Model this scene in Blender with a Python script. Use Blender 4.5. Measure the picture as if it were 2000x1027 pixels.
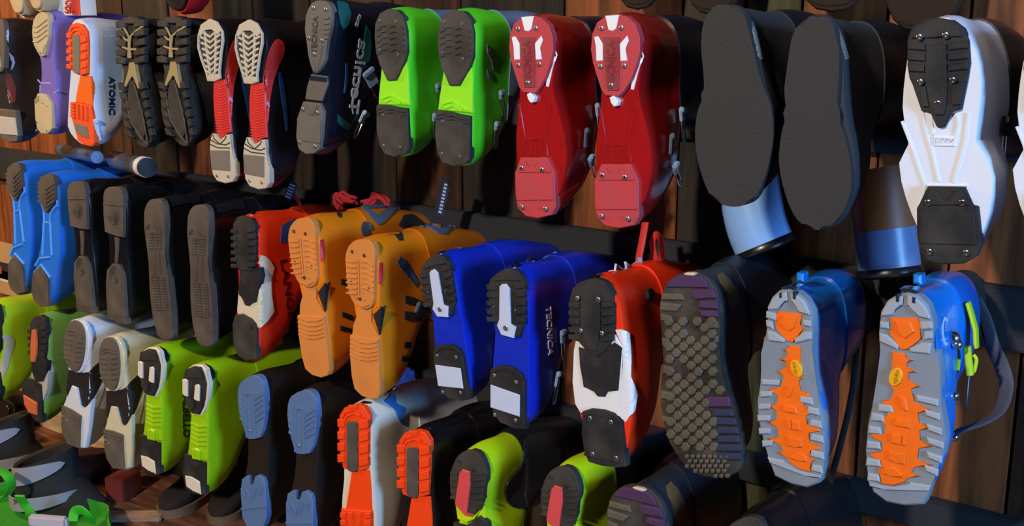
import bpy, bmesh, math, random
from mathutils import Vector, Matrix
from mathutils.bvhtree import BVHTree
from bpy_extras.node_shader_utils import PrincipledBSDFWrapper

for o in list(bpy.data.objects): bpy.data.objects.remove(o)
SC = bpy.context.scene
COL = SC.collection
random.seed(4)

# ------------------------------------------------------------------ camera
EYE = 1.30                      # eye height; the top row of heels hangs at this height
CAM = Vector((0.0, -1.79, EYE))
YAW = math.radians(37.4)
PITCH = math.radians(12.7)
FPX = 2170.0
cd = bpy.data.cameras.new('camera'); cam = bpy.data.objects.new('camera', cd); COL.objects.link(cam)
cd.sensor_width = 36.0; cd.lens = FPX / 2000.0 * 36.0; cd.clip_start = 0.05; cd.clip_end = 60
FWD = Vector((-math.sin(YAW)*math.cos(PITCH), math.cos(YAW)*math.cos(PITCH), -math.sin(PITCH)))
cam.location = CAM
cam.rotation_euler = FWD.to_track_quat('-Z', 'Y').to_euler()
SC.camera = cam
RIGHT = Vector((math.cos(YAW), math.sin(YAW), 0))
UPV = RIGHT.cross(FWD)

# ------------------------------------------------------------------ light
SC.view_settings.view_transform = 'Standard'; SC.view_settings.look = 'None'
SC.view_settings.gamma = 1.0; SC.view_settings.exposure = 0.0
SC.view_settings.use_curve_mapping = False
w = bpy.data.worlds.new('world'); SC.world = w; w.use_nodes = True
w.node_tree.nodes['Background'].inputs[0].default_value = (0.16, 0.30, 0.62, 1)
w.node_tree.nodes['Background'].inputs[1].default_value = 0.07
def light(name, kind, loc, target, energy, color, size=0.3, size_y=None, spot=None):
    ld = bpy.data.lights.new(name, kind); ld.energy = energy; ld.color = color
    if kind == 'AREA':
        ld.size = size
        if size_y: ld.shape = 'RECTANGLE'; ld.size_y = size_y
    elif kind == 'SUN': ld.angle = size
    else: ld.shadow_soft_size = size
    if kind == 'SPOT': ld.spot_size = math.radians(spot or 60); ld.spot_blend = 0.6
    lo = bpy.data.objects.new(name, ld); COL.objects.link(lo); lo.location = loc
    lo.rotation_euler = (Vector(target)-Vector(loc)).to_track_quat('-Z', 'Y').to_euler()
    return lo
light('key_lamp', 'AREA', (-0.9, -4.2, 2.95), (-1.4, 0, 0.9), 176, (1.0, 0.88, 0.74), 0.2)
light('window_daylight', 'AREA', (3.2, -1.5, 1.5), (-1.2, -0.2, 0.8), 230, (0.22, 0.50, 1.0), 0.7, 1.0)
light('tungsten_lamp', 'AREA', (-4.0, -1.3, 2.1), (-3.1, 0, 1.0), 48, (1.0, 0.62, 0.30), 0.3)

# ------------------------------------------------------------------ pixel <-> world
CR = dict(A=(0,0,3.02), B=(380,0,2.568), C=(700,0,2.282), D=(1100,0,2.282), E=(1500,0,1.902), F=(0,280,2.568),
          G=(400,340,2.232), H=(780,400,1.975), I=(0,560,2.2), J=(440,680,2.96), K=(840,740,3.333), L=(1260,480,1.877),
          M=(0,0,8.0), N=(0,260,5.0), O=(0,560,3.424), Q=(0,760,3.846), R=(540,340,5.0), S=(1360,360,4.0), U=(1800,480,2.445),
          V=(1180,900,4.0), X=(580,0,3.313), Y=(440,380,3.022), Z=(730,720,7.335), AA=(1000,400,5.136), AB=(1270,500,2.233),
          AC=(1680,540,2.233), AD=(1470,500,2.233), W=(980,20,5.133), BB=(1800,80,3.95), CC=(0,850,5.8), P=(0,0,1.0))
def px(p, c='P'):
    x0, y0, s = CR[c]
    return (x0 + p[0]/s, y0 + p[1]/s)
def ray(p, c='P'):
    x, y = px(p, c)
    return (RIGHT*((x-1000)/FPX) + UPV*(-(y-513.5)/FPX) + FWD).normalized()
def aty(p, y, c='P'):
    d = ray(p, c); return CAM + d*((y-CAM.y)/d.y)
def atz(p, z, c='P'):
    d = ray(p, c); return CAM + d*((z-CAM.z)/d.z)
YS = -0.34                      # plane of the hanging soles; the wall face is y = 0

# ------------------------------------------------------------------ materials
def lin(h):
    h = h.lstrip('#'); r = [int(h[i:i+2], 16)/255 for i in (0, 2, 4)]
    return tuple((c/12.92 if c <= 0.04045 else ((c+0.055)/1.055)**2.4) for c in r) + (1.0,)
_M = {}
def mat(name, hexc, rough=0.4, dirt=0.18, bump=0.05, scale=60, metal=0.0, coat=0.0, dirtc=None, spec=0.5):
    if name in _M: return _M[name]
    m = bpy.data.materials.new(name); m.use_nodes = True; nt = m.node_tree; N = nt.nodes; Lk = nt.links
    bs = N['Principled BSDF']
    c = lin(hexc)
    tc = N.new('ShaderNodeTexCoord')
    n1 = N.new('ShaderNodeTexNoise'); n1.inputs['Scale'].default_value = scale*0.25; n1.inputs['Detail'].default_value = 5
    n2 = N.new('ShaderNodeTexNoise'); n2.inputs['Scale'].default_value = scale*6; n2.inputs['Detail'].default_value = 3
    Lk.new(tc.outputs['Object'], n1.inputs['Vector']); Lk.new(tc.outputs['Object'], n2.inputs['Vector'])
    ramp = N.new('ShaderNodeMapRange'); ramp.inputs[1].default_value = 0.42; ramp.inputs[2].default_value = 0.72
    ramp.inputs[3].default_value = 0; ramp.inputs[4].default_value = dirt
    Lk.new(n1.outputs['Fac'], ramp.inputs[0])
    mx = N.new('ShaderNodeMix'); mx.data_type = 'RGBA'
    dc = lin(dirtc) if dirtc else tuple(min(1, v*0.55+0.015) for v in c[:3]) + (1,)
    mx.inputs[6].default_value = c; mx.inputs[7].default_value = dc
    Lk.new(ramp.outputs[0], mx.inputs[0]); Lk.new(mx.outputs[2], bs.inputs['Base Color'])
    rr = N.new('ShaderNodeMapRange'); rr.inputs[3].default_value = max(0, rough-0.08); rr.inputs[4].default_value = min(1, rough+0.12)
    Lk.new(n1.outputs['Fac'], rr.inputs[0]); Lk.new(rr.outputs[0], bs.inputs['Roughness'])
    bs.inputs['Metallic'].default_value = metal
    bs.inputs['Coat Weight'].default_value = coat
    bs.inputs['Specular IOR Level'].default_value = spec
    if bump:
        b = N.new('ShaderNodeBump'); b.inputs['Strength'].default_value = bump; b.inputs['Distance'].default_value = 0.002
        Lk.new(n2.outputs['Fac'], b.inputs['Height']); Lk.new(b.outputs['Normal'], bs.inputs['Normal'])
    _M[name] = m
    return m
def plastic(name, h, rough=0.36, **k): return mat(name+'_plastic', h, rough=rough, **k)
def rubber(name, h, **k):
    k.setdefault('rough', 0.72); k.setdefault('bump', 0.3); k.setdefault('dirt', 0.28); k.setdefault('dirtc', '#7d7468'); k.setdefault('spec', 0.3)
    return mat(name+'_rubber', h, **k)
STEEL = lambda: mat('screw_steel', '#9aa0a8', rough=0.35, metal=0.9, bump=0)
CHROME = lambda: mat('polished_steel', '#d6d8da', rough=0.16, metal=1.0, bump=0)

def wood(name, hexa, hexb, grain=(6, 6, 0.7), rough=0.62):
    m = bpy.data.materials.new(name); m.use_nodes = True; nt = m.node_tree; N = nt.nodes; Lk = nt.links
    bs = N['Principled BSDF']; tc = N.new('ShaderNodeTexCoord'); mp = N.new('ShaderNodeMapping')
    mp.inputs['Scale'].default_value = grain; Lk.new(tc.outputs['Object'], mp.inputs[0])
    n = N.new('ShaderNodeTexNoise'); n.inputs['Scale'].default_value = 3.0; n.inputs['Detail'].default_value = 7; n.inputs['Distortion'].default_value = 1.2
    Lk.new(mp.outputs[0], n.inputs['Vector'])
    n2 = N.new('ShaderNodeTexNoise'); n2.inputs['Scale'].default_value = 14.0; n2.inputs['Detail'].default_value = 8
    Lk.new(mp.outputs[0], n2.inputs['Vector'])
    r = N.new('ShaderNodeValToRGB'); r.color_ramp.elements[0].color = lin(hexa); r.color_ramp.elements[1].color = lin(hexb)
    r.color_ramp.elements[0].position = 0.35; r.color_ramp.elements[1].position = 0.68
    md = N.new('ShaderNodeMath'); md.operation = 'ADD'; mu = N.new('ShaderNodeMath'); mu.operation = 'MULTIPLY'; mu.inputs[1].default_value = 0.35
    Lk.new(n2.outputs['Fac'], mu.inputs[0]); Lk.new(n.outputs['Fac'], md.inputs[0]); Lk.new(mu.outputs[0], md.inputs[1])
    sb = N.new('ShaderNodeMath'); sb.operation = 'SUBTRACT'; sb.inputs[1].default_value = 0.17; Lk.new(md.outputs[0], sb.inputs[0])
    Lk.new(sb.outputs[0], r.inputs[0])
    # knots
    vp = N.new('ShaderNodeMapping'); vp.inputs['Scale'].default_value = (5.5, 0.2, 1.9); Lk.new(tc.outputs['Object'], vp.inputs[0])
    vo = N.new('ShaderNodeTexVoronoi'); vo.inputs['Scale'].default_value = 1.0; Lk.new(vp.outputs[0], vo.inputs['Vector'])
    kr = N.new('ShaderNodeMapRange'); kr.inputs[1].default_value = 0.05; kr.inputs[2].default_value = 0.11; kr.inputs[3].default_value = 0.75; kr.inputs[4].default_value = 0
    Lk.new(vo.outputs['Distance'], kr.inputs[0])
    km = N.new('ShaderNodeMix'); km.data_type = 'RGBA'; km.inputs[7].default_value = lin('#2a1409')
    Lk.new(kr.outputs[0], km.inputs[0]); Lk.new(r.outputs[0], km.inputs[6]); Lk.new(km.outputs[2], bs.inputs['Base Color'])
    bs.inputs['Roughness'].default_value = rough; bs.inputs['Specular IOR Level'].default_value = 0.3
    b = N.new('ShaderNodeBump'); b.inputs['Strength'].default_value = 0.3; b.inputs['Distance'].default_value = 0.003
    Lk.new(sb.outputs[0], b.inputs['Height']); Lk.new(b.outputs['Normal'], bs.inputs['Normal'])
    return m

# ------------------------------------------------------------------ mesh helpers
def mesh_obj(name, bm, m, parent=None, smooth=True, label=None, recalc=True):
    if recalc: bmesh.ops.recalc_face_normals(bm, faces=bm.faces)
    me = bpy.data.meshes.new(name); bm.to_mesh(me); bm.free()
    for mm in (m if isinstance(m, (list, tuple)) else [m]): me.materials.append(mm)
    o = bpy.data.objects.new(name, me); COL.objects.link(o)
    if smooth:
        me.polygons.foreach_set('use_smooth', [True]*len(me.polygons))
        try: me.set_sharp_from_angle(angle=math.radians(38))
        except Exception: pass
    if parent: o.parent = parent
    if label: o['label'] = label
    return o
def tag(o, label=None, cat=None, group=None, kind=None):
    if label: o['label'] = label
    if cat: o['category'] = cat
    if group: o['group'] = group
    if kind: o['kind'] = kind
    return o
def empty(name, loc, label, cat, group=None):
    o = bpy.data.objects.new(name, None); COL.objects.link(o); o.location = loc; o.empty_display_size = 0.05
    return tag(o, label, cat, group)
def crv(pts, closed=True, n=5):
    """Catmull-Rom through the points"""
    out = []; k = len(pts)
    for i in range(k if closed else k-1):
        p0 = pts[(i-1) % k] if (closed or i > 0) else pts[0]
        p1 = pts[i]; p2 = pts[(i+1) % k]
        p3 = pts[(i+2) % k] if (closed or i+2 < k) else pts[-1]
        for j in range(n):
            t = j/n; t2 = t*t; t3 = t2*t
            out.append((Vector if isinstance(p1, Vector) else tuple)(0.5*((2*b)+(-a+c)*t+(2*a-5*b+4*c-d)*t2+(-a+3*b-3*c+d)*t3) for a, b, c, d in zip(p0, p1, p2, p3)))
    if not closed: out.append(pts[-1])
    return out
def add_prism(bm, poly, w0, w1, bevel=0.0012):
    """poly = list of (u, v); outer face at depth w0 (towards the room), inner at w1"""
    a = sum(poly[i][0]*poly[(i+1) % len(poly)][1]-poly[(i+1) % len(poly)][0]*poly[i][1] for i in range(len(poly)))
    if a < 0: poly = poly[::-1]
    # drop doubles
    q = []
    for p in poly:
        if not q or (abs(p[0]-q[-1][0])+abs(p[1]-q[-1][1])) > 1e-5: q.append(p)
    poly = q; n = len(poly)
    cx = sum(p[0] for p in poly)/n; cy = sum(p[1] for p in poly)/n
    vi = [bm.verts.new((p[0], w1, p[1])) for p in poly]
    vo = [bm.verts.new((p[0], w0, p[1])) for p in poly]
    f0 = bm.faces.new(vo)
    for i in range(n):
        bm.faces.new((vi[i], vi[(i+1) % n], vo[(i+1) % n], vo[i]))
    if bevel:
        eds = [e for e in f0.edges]
        try: bmesh.ops.bevel(bm, geom=eds, offset=min(bevel, abs(w1-w0)*0.6), offset_type='OFFSET', segments=1, affect='EDGES', clamp_overlap=True)
        except Exception: pass
def add_ridge(bm, pts, w, h, base, taper=True):
    """low rounded ridge along a polyline of (u, v), standing h out of depth 'base'"""
    n = len(pts)
    if n < 2: return
    rows = []
    for i in range(n):
        a = Vector(pts[max(0, i-1)]); b = Vector(pts[min(n-1, i+1)]); d = (b-a)
        if d.length < 1e-7: d = Vector((1, 0))
        d.normalize(); nn = Vector((-d.y, d.x)); p = Vector(pts[i])
        f = 1.0
        prof = [(-0.5, 0), (-0.36, 0.85), (0, 1.0), (0.36, 0.85), (0.5, 0)]
        rows.append([bm.verts.new((p.x+nn.x*w*s, base-h*k, p.y+nn.y*w*s)) for s, k in prof])
    for i in range(n-1):
        for j in range(4):
            bm.faces.new((rows[i][j], rows[i][j+1], rows[i+1][j+1], rows[i+1][j]))
    for r in (rows[0], rows[-1]): bm.faces.new(r)
def add_box(bm, c, s, rot=None, bevel=0):
    r = bmesh.ops.create_cube(bm, size=1.0)
    M = Matrix.Translation(c) @ (rot.to_4x4() if rot else Matrix()) @ Matrix.Diagonal((s[0], s[1], s[2], 1))
    bmesh.ops.transform(bm, matrix=M, verts=r['verts'])
    if bevel:
        es = set(e for v in r['verts'] for e in v.link_edges)
        bmesh.ops.bevel(bm, geom=list(es), offset=bevel, segments=2, affect='EDGES', clamp_overlap=True)
def add_tube(bm, pts, r, seg=10, cap=True, flat=None, up=None):
    """swept tube; r a number or per-point list; flat=(a,b) gives a flat strap section"""
    n = len(pts); pts = [Vector(p) for p in pts]; rings = []
    prev = None
    for i in range(n):
        t = (pts[min(n-1, i+1)]-pts[max(0, i-1)])
        if t.length < 1e-9: t = Vector((0, 0, 1))
        t.normalize()
        if prev is None:
            ref = up if up is not None else (Vector((0, 0, 1)) if abs(t.z) < 0.9 else Vector((0, 1, 0)))
            x = t.cross(ref).normalized()
        else:
            x = (prev - t*prev.dot(t)).normalized()
        prev = x; y = t.cross(x)
        rr = r[i] if isinstance(r, (list, tuple)) else r
        ring = []
        for k in range(seg):
            a = 2*math.pi*k/seg
            if flat: ring.append(bm.verts.new(pts[i] + x*flat[0]*math.copysign(abs(math.cos(a))**0.5, math.cos(a)) + y*flat[1]*math.sin(a)))
            else: ring.append(bm.verts.new(pts[i] + x*rr*math.cos(a) + y*rr*math.sin(a)))
        rings.append(ring)
    for i in range(n-1):
        for k in range(seg):
            bm.faces.new((rings[i][k], rings[i][(k+1) % seg], rings[i+1][(k+1) % seg], rings[i+1][k]))
    if cap:
        bm.faces.new(rings[0][::-1]); bm.faces.new(rings[-1])
def interp(tab, x):
    if x <= tab[0][0]: return tab[0][1]
    for (a, fa), (b, fb) in zip(tab, tab[1:]):
        if x <= b: return fa + (fb-fa)*((x-a)/(b-a) if b > a else 0)
    return tab[-1][1]
_txt = {}
def text_mesh(s, bold=True):
    """triangulated outline of a word, scaled to height 1 and its own width"""
    if s in _txt: return _txt[s]
    cu = bpy.data.curves.new('word', 'FONT'); cu.body = s; cu.size = 1; cu.resolution_u = 3
    if bold: cu.offset = 0.018
    ob = bpy.data.objects.new('word', cu); COL.objects.link(ob)
    bpy.context.view_layer.update()
    me = ob.to_mesh()
    vs = [(v.co.x, v.co.y) for v in me.vertices]; fs = [tuple(p.vertices) for p in me.polygons]
    ob.to_mesh_clear(); bpy.data.objects.remove(ob); bpy.data.curves.remove(cu)
    x0 = min(v[0] for v in vs); x1 = max(v[0] for v in vs); y0 = min(v[1] for v in vs); y1 = max(v[1] for v in vs)
    vs = [((x-x0)/(x1-x0), (y-y0)/(y1-y0)) for x, y in vs]
    _txt[s] = (vs, fs); return _txt[s]

# ------------------------------------------------------------------ depth profiles of a boot
# (depth w, top offset, bottom as share of sole length, width factor, blend to ellipse, ellipse half width)
SKI = [(0.000, 0.000, 0.995, 0.97, 0.0, .05), (0.006, 0.001, 1.000, 1.00, 0.0, .05), (0.030, 0.003, 1.000, 1.03, 0.0, .05),
       (0.052, 0.002, 0.975, 1.04, 0.0, .05), (0.070, 0.000, 0.92, 1.02, 0.1, .05), (0.090, -0.002, 0.82, 0.98, 0.3, .048),
       (0.110, -0.004, 0.70, 0.95, 0.6, .047), (0.135, -0.004, 0.60, 0.92, 0.9, .047), (0.170, -0.004, 0.56, 0.9, 1, .049),
       (0.215, -0.010, 0.57, 0.9, 1, .052), (0.265, -0.022, 0.61, 0.9, 1, .055), (0.318, -0.036, 0.66, 0.9, 1, .057)]
SOFT = [(0.000, 0.000, 0.995, 0.98, 0.0, .05), (0.008, 0.001, 1.000, 1.00, 0.0, .05), (0.022, 0.000, 1.000, 0.98, 0.0, .05), (0.028, -0.003, 0.985, 0.93, 0.0, .05),
       (0.052, -0.004, 0.955, 0.92, 0.0, .05), (0.070, -0.006, 0.88, 0.90, 0.1, .046), (0.090, -0.008, 0.76, 0.88, 0.3, .044),
       (0.110, -0.010, 0.66, 0.86, 0.6, .044), (0.135, -0.010, 0.58, 0.86, 0.9, .045), (0.170, -0.008, 0.54, 0.9, 1, .048),
       (0.215, -0.010, 0.54, 0.9, 1, .051), (0.265, -0.016, 0.56, 0.9, 1, .054), (0.318, -0.022, 0.58, 0.9, 1, .056)]

TREK = [p for p in SOFT if p[0] < 0.2] + [(0.215, -0.014, 0.52, 0.9, 1, .046), (0.24, -0.024, 0.50, 0.9, 1, .040)]
NECK = [(0.20, -0.02, 0.50, 0.8, 1, .036), (0.25, -0.024, 0.50, 0.8, 1, .036), (0.318, -0.03, 0.50, 0.8, 1, .036)]

class Boot:
    def __init__(s, name, label, group, heel, toe, crop, ref=None, mirror=False, ys=YS, prof=SKI, cat='ski boot', girth=1.0, shift=0.0, lean=0.0):
        """heel / toe: where the top and bottom end of the sole meet the sole plane"""
        s.ys = ys; s.prof = prof; s.mirror = mirror; s.girth = girth; s.shift = shift; s.lean = lean
        H = aty(heel, ys, crop); T = aty(toe, ys, crop)
        def ang(H, T): d = T-H; return math.atan2(d.x, -d.z)      # in-plane swing from straight down
        if ref: rh, rt, rc, ry = ref
        else: rh, rt, rc, ry = heel, toe, crop, ys
        s.ref = (rh, rt, rc, ry)
        s.H = aty(rh, ry, rc); Tr = aty(rt, ry, rc); s.a = ang(s.H, Tr); s.len = (Tr-s.H).length; s.ry = ry
        s.sc = (T-H).length/s.len
        s.root = empty(name, H, label, cat, group)
        s.root.rotation_euler = (0, -ang(H, T), 0)
        s.root.scale = (s.sc, 1.0, s.sc)
        s.crop = rc
        s.R = Matrix.Rotation(s.a, 3, 'Y')       # world -> local
        s.O = s.R @ (CAM - s.H)
        s.bvh = None; s.pads = []
        s.fH, s.fR, s.fs, s.fy = s.H, s.R, 1.0, s.ry
        s.Hreal = H; s.Rreal = Matrix.Rotation(ang(H, T), 3, 'Y')
    def real(s):
        """from here on, picture points are read on this boot itself, not on its twin"""
        s.fH, s.fR, s.fs, s.fy = s.Hreal, s.Rreal, s.sc, s.ys
        s.O = s.tol(CAM); return s
    def tol(s, P):
        q = s.fR @ (P - s.fH); return Vector((q.x/s.fs, q.y, q.z/s.fs))
    def loc(s, p, c=None, y=None):
        return s.tol(aty(p, s.fy if y is None else y, c or s.crop))
    def L(s, p, c=None):
        q = s.loc(p, c); return (q.x, q.z)
    def poly(s, pts, c=None, smooth=0):
        q = [s.L(p, c) for p in pts]
        return crv(q, True, smooth) if smooth else q
    def fin(s, name, bm, m, label=None, smooth=True, parent=None):
        if s.mirror:
            for v in bm.verts: v.co.x = -v.co.x
        return mesh_obj(name, bm, m, parent or s.root, smooth, label)
    def rows(s, rows, c=None):
        """rows: (y, xleft, xright) in crop pixels: the outline of the sole"""
        s.pl = sorted((-s.L((xl, y), c)[1], s.L((xl, y), c)[0]) for y, xl, xr in rows)
        s.pr = sorted((-s.L((xr, y), c)[1], s.L((xr, y), c)[0]) for y, xl, xr in rows)
    def ring(s, w, vt, vb, wm, bl, ew, n=20, grow=0.0):
        top = vt+grow; bot = -vb*s.len-grow; pts = []
        Lr = []
        for i in range(n+1):
            t = (1-math.cos(math.pi*i/n))/2
            v = top+(bot-top)*t
            d = -v
            ul = interp(s.pl, d); ur = interp(s.pr, d)
            c = (ul+ur)/2; hw = (ur-ul)/2*wm
            e0, e1 = 0.17, 0.20
            f = 1.0
            if t < e0: f = (1-(1-t/e0)**2.3)**(1/2.3)
            if t > 1-e1: f = min(f, (1-(1-(1-t)/e1)**2.3)**(1/2.3))
            hw *= f
            he = ew*s.girth*(max(0, 1-abs(2*t-1)**2.4))**(1/2.4)
            cm = (interp(s.pl, s.len*0.25)+interp(s.pr, s.len*0.25))/2
            cc = c*(1-bl)+cm*bl + s.shift*w
            hh = hw*(1-bl)+he*bl + grow*(0 if t in (0, 1) else 1)
            Lr.append((cc-hh, cc+hh, v))
        pts = [(a, v) for a, b, v in Lr] + [(b, v) for a, b, v in Lr[::-1][1:-1]]
        return [(u, w, v - s.lean*max(0, w-0.1)) for u, v in pts]
    def loft(s, stations, m, name, grow=0.0, opened=False, label=None, n=20):
        dense = crv([tuple(x) for x in stations], False, 3)
        bm = bmesh.new(); rings = []
        for st in dense: rings.append([bm.verts.new(p) for p in s.ring(*st, n=n, grow=grow)])
        k = len(rings[0])
        if opened:       # inner wall of the open cuff
            st = dense[-1]; r1 = s.ring(st[0], *st[1:], n=n, grow=grow-0.006); rings.append([bm.verts.new(p) for p in r1])
            st = dense[-6]; r2 = s.ring(st[0], *st[1:], n=n, grow=grow-0.008); rings.append([bm.verts.new(p) for p in r2])
        for a, b in zip(rings, rings[1:]):
            for i in range(k): bm.faces.new((a[i], a[(i+1) % k], b[(i+1) % k], b[i]))
        bm.faces.new(rings[0]); bm.faces.new(rings[-1][::-1])
        bmesh.ops.recalc_face_normals(bm, faces=bm.faces)
        vs = [v.co.copy() for v in bm.verts]; bm.verts.index_update()
        fs = [[v.index for v in f.verts] for f in bm.faces]
        s.geo = getattr(s, 'geo', ([], [])); off = len(s.geo[0])
        s.geo[0].extend(vs); s.geo[1].extend([[i+off for i in f] for f in fs])
        s.bvh = BVHTree.FromPolygons(s.geo[0], s.geo[1])
        return s.fin(name, bm, m, label)
    def body(s, rows, lower, cuff, c=None, split=0.14, names=('shell', 'cuff'), grow=0.0022, liner=None):
        s.rows(rows, c)
        P = s.prof
        lo = [p for p in P if p[0] <= split+0.04]; up = [p for p in P if p[0] >= split-0.012]
        lo_o = s.loft(lo, lower, names[0])
        up_o = s.loft(up, cuff, names[1], grow=grow, opened=True)
        return lo_o, up_o
    def plate(s, name, poly, m, w0=-0.007, w1=0.006, smooth=0, bevel=0.0015, label=None, c=None, ridges=None, rw=0.004, rh=0.003, extra=None, parent=None):
        bm = bmesh.new(); add_prism(bm, s.poly(poly, c, smooth), w0, w1, bevel)
        for r in (ridges or []): add_ridge(bm, [s.L(p, c) for p in r], rw, rh, w0+0.0004)
        for e in (extra or []): add_prism(bm, s.poly(e, c), w0-rh, w0+0.001, 0.0008)
        o = s.fin(name, bm, m, label, parent=parent)
        q = s.poly(poly, c); s.pads.append((o, q, min(a[0] for a in q), max(a[0] for a in q), min(a[1] for a in q), max(a[1] for a in q)))
        return o
    def host(s, pt):
        """the pad that carries a screw, lug or insert"""
        best = None
        for o, q, x0, x1, z0, z1 in s.pads:
            if x0 <= pt[0] <= x1 and z0 <= pt[1] <= z1:
                a = (x1-x0)*(z1-z0)
                if 'cover' in o.name or 'rim' in o.name: continue
                if best is None or a < best[0]: best = (a, o)
        return best[1] if best else None
    def ridges(s, name, lines, m, w=0.004, h=0.003, base=-0.0065, c=None, parent=None):
        bm = bmesh.new()
        for r in lines: add_ridge(bm, [s.L(p, c) for p in r], w, h, base)
        return s.fin(name, bm, m, parent=parent)
    def blocks(s, name, polys, m, w0, w1, c=None, bevel=0.001, smooth=0):
        if len(polys) <= 40:
            for e in polys:
                q = s.poly(e, c, smooth); bm = bmesh.new(); add_prism(bm, q, w0, w1, bevel)
                o = s.fin(name, bm, m, parent=s.host((sum(a[0] for a in q)/len(q), sum(a[1] for a in q)/len(q))))
            return o
        bm = bmesh.new()
        for e in polys: add_prism(bm, s.poly(e, c, smooth), w0, w1, bevel)
        return s.fin(name, bm, m)
    def screws(s, pts, c=None, w=-0.0075, r=0.0042, m=None):
        for p in pts:
            u, v = s.L(p, c); bm = bmesh.new(); n = 12
            prof = [(r, 0.002), (r, -0.0006), (r*0.8, -0.0012), (r*0.45, -0.0012), (r*0.35, 0.0006)]
            rg = [[bm.verts.new((u+R*math.cos(2*math.pi*k/n), w+d, v+R*math.sin(2*math.pi*k/n))) for k in range(n)] for R, d in prof]
            for a, b in zip(rg, rg[1:]):
                for k in range(n): bm.faces.new((a[k], a[(k+1) % n], b[(k+1) % n], b[k]))
            bm.faces.new(rg[-1])
            s.fin('screw', bm, m or STEEL(), parent=s.host((u, v)))
    def cast(s, p, c, off=0.0012, fallback_u=None):
        q = s.tol(aty(p, -0.2, c)); d = (q-s.O).normalized()
        hit, nor, i, dist = s.bvh.ray_cast(s.O, d)
        if hit is None:
            best = None
            for k in range(14):
                t = s.O + d*( (q-s.O).length*(0.80+0.03*k) )
                h2, n2, i2, d2 = s.bvh.find_nearest(t)
                if best is None or d2 < best[2]: best = (h2, n2, d2)
            hit, nor = best[0], best[1]
        if nor.dot(d) > 0: nor = -nor
        return hit + nor*off, nor
    def decal_mesh(s, verts2, faces, c, off, thick):
        bm = bmesh.new(); b2 = bmesh.new()
        vs = [b2.verts.new((x, y, 0)) for x, y in verts2]
        for f in faces:
            try: b2.faces.new([vs[i] for i in f])
            except Exception: pass
        bmesh.ops.remove_doubles(b2, verts=b2.verts, dist=0.02)
        bmesh.ops.triangulate(b2, faces=[f for f in b2.faces if len(f.verts) > 3])
        lim = 7.0*CR[c][2]
        for _ in range(5):
            es = [e for e in b2.edges if e.calc_length() > lim]
            if not es: break
            bmesh.ops.subdivide_edges(b2, edges=es, cuts=1, use_grid_fill=False)
            bmesh.ops.triangulate(b2, faces=[f for f in b2.faces if len(f.verts) > 3])
        b2.verts.index_update(); b2.verts.ensure_lookup_table()
        outer = []; inner = []
        for v in b2.verts:
            P, n = s.cast((v.co.x, v.co.y), c, 0.0)
            outer.append(bm.verts.new(P+n*(off+thick))); inner.append(bm.verts.new(P+n*(off-0.002)))
        for f in b2.faces:
            idx = [v.index for v in f.verts]
            bm.faces.new([outer[i] for i in idx]); bm.faces.new([inner[i] for i in idx[::-1]])
        for e in b2.edges:
            if len(e.link_faces) == 1:
                a, b = e.verts[0].index, e.verts[1].index
                bm.faces.new((outer[a], outer[b], inner[b], inner[a]))
        b2.free(); return bm
    def decal(s, name, poly, m, c=None, off=0.0, thick=0.0012, smooth=0, label=None):
        c = c or s.crop
        p = crv(poly, True, smooth) if smooth else list(poly)
        bm = s.decal_mesh(p, [tuple(range(len(p)))], c, off, thick)
        return s.fin(name, bm, m, label)
    def word(s, text, p0, p1, ph, m, c=None, sole=False, w=-0.0075, thick=0.0008, name='lettering', label=None):
        """text whose baseline runs p0 -> p1 and whose letters rise towards ph (all crop pixels)"""
        c = c or s.crop; vs, fs = text_mesh(text)
        q = [(p0[0]+(p1[0]-p0[0])*x+(ph[0]-p0[0])*y, p0[1]+(p1[1]-p0[1])*x+(ph[1]-p0[1])*y) for x, y in vs]
        par = None
        if sole:
            bm = bmesh.new(); vv = [bm.verts.new((s.L(a, c)[0], w, s.L(a, c)[1])) for a in q]
            for f in fs:
                try: bm.faces.new([vv[i] for i in f])
                except Exception: pass
            ex = bmesh.ops.extrude_face_region(bm, geom=bm.faces[:])
            for g in ex['geom']:
                if isinstance(g, bmesh.types.BMVert): g.co.y += 0.002
            par = s.host((bm.verts[:][0].co.x, bm.verts[:][0].co.z))
        else: bm = s.decal_mesh(q, fs, c, 0.0006, thick)
        return s.fin(name, bm, m, label, smooth=False, parent=par)
    def buckle(s, p, q, m, c=None, wid=0.013, wire=True, name='buckle'):
        """lever plate lying on the flank between two picture points, with its wire bail"""
        A, n1 = s.cast(p, c or s.crop, 0.006); B, n2 = s.cast(q, c or s.crop, 0.006)
        d = (B-A); L = max(d.length, 0.012); d.normalize(); n = (n1+n2).normalized(); n = (n-d*n.dot(d)).normalized(); x = d.cross(n)
        R = Matrix((x, d, n)).transposed()
        bm = bmesh.new(); mid = (A+B)/2
        add_box(bm, mid, (wid, L, 0.005), R, 0.0015)
        add_box(bm, A+d*0.004+n*0.003, (wid*1.15, 0.009, 0.007), R, 0.0015)
        o = s.fin(name, bm, m)
        if wire:
            bm = bmesh.new()
            pts = [B-x*wid*0.35, B-x*wid*0.4+d*0.02, B-x*wid*0.2+d*0.03, B+x*wid*0.2+d*0.03, B+x*wid*0.4+d*0.02, B+x*wid*0.35]
            add_tube(bm, pts, 0.0013, 8)
            s.fin('wire_bail', bm, CHROME(), parent=o)
        return o

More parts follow.
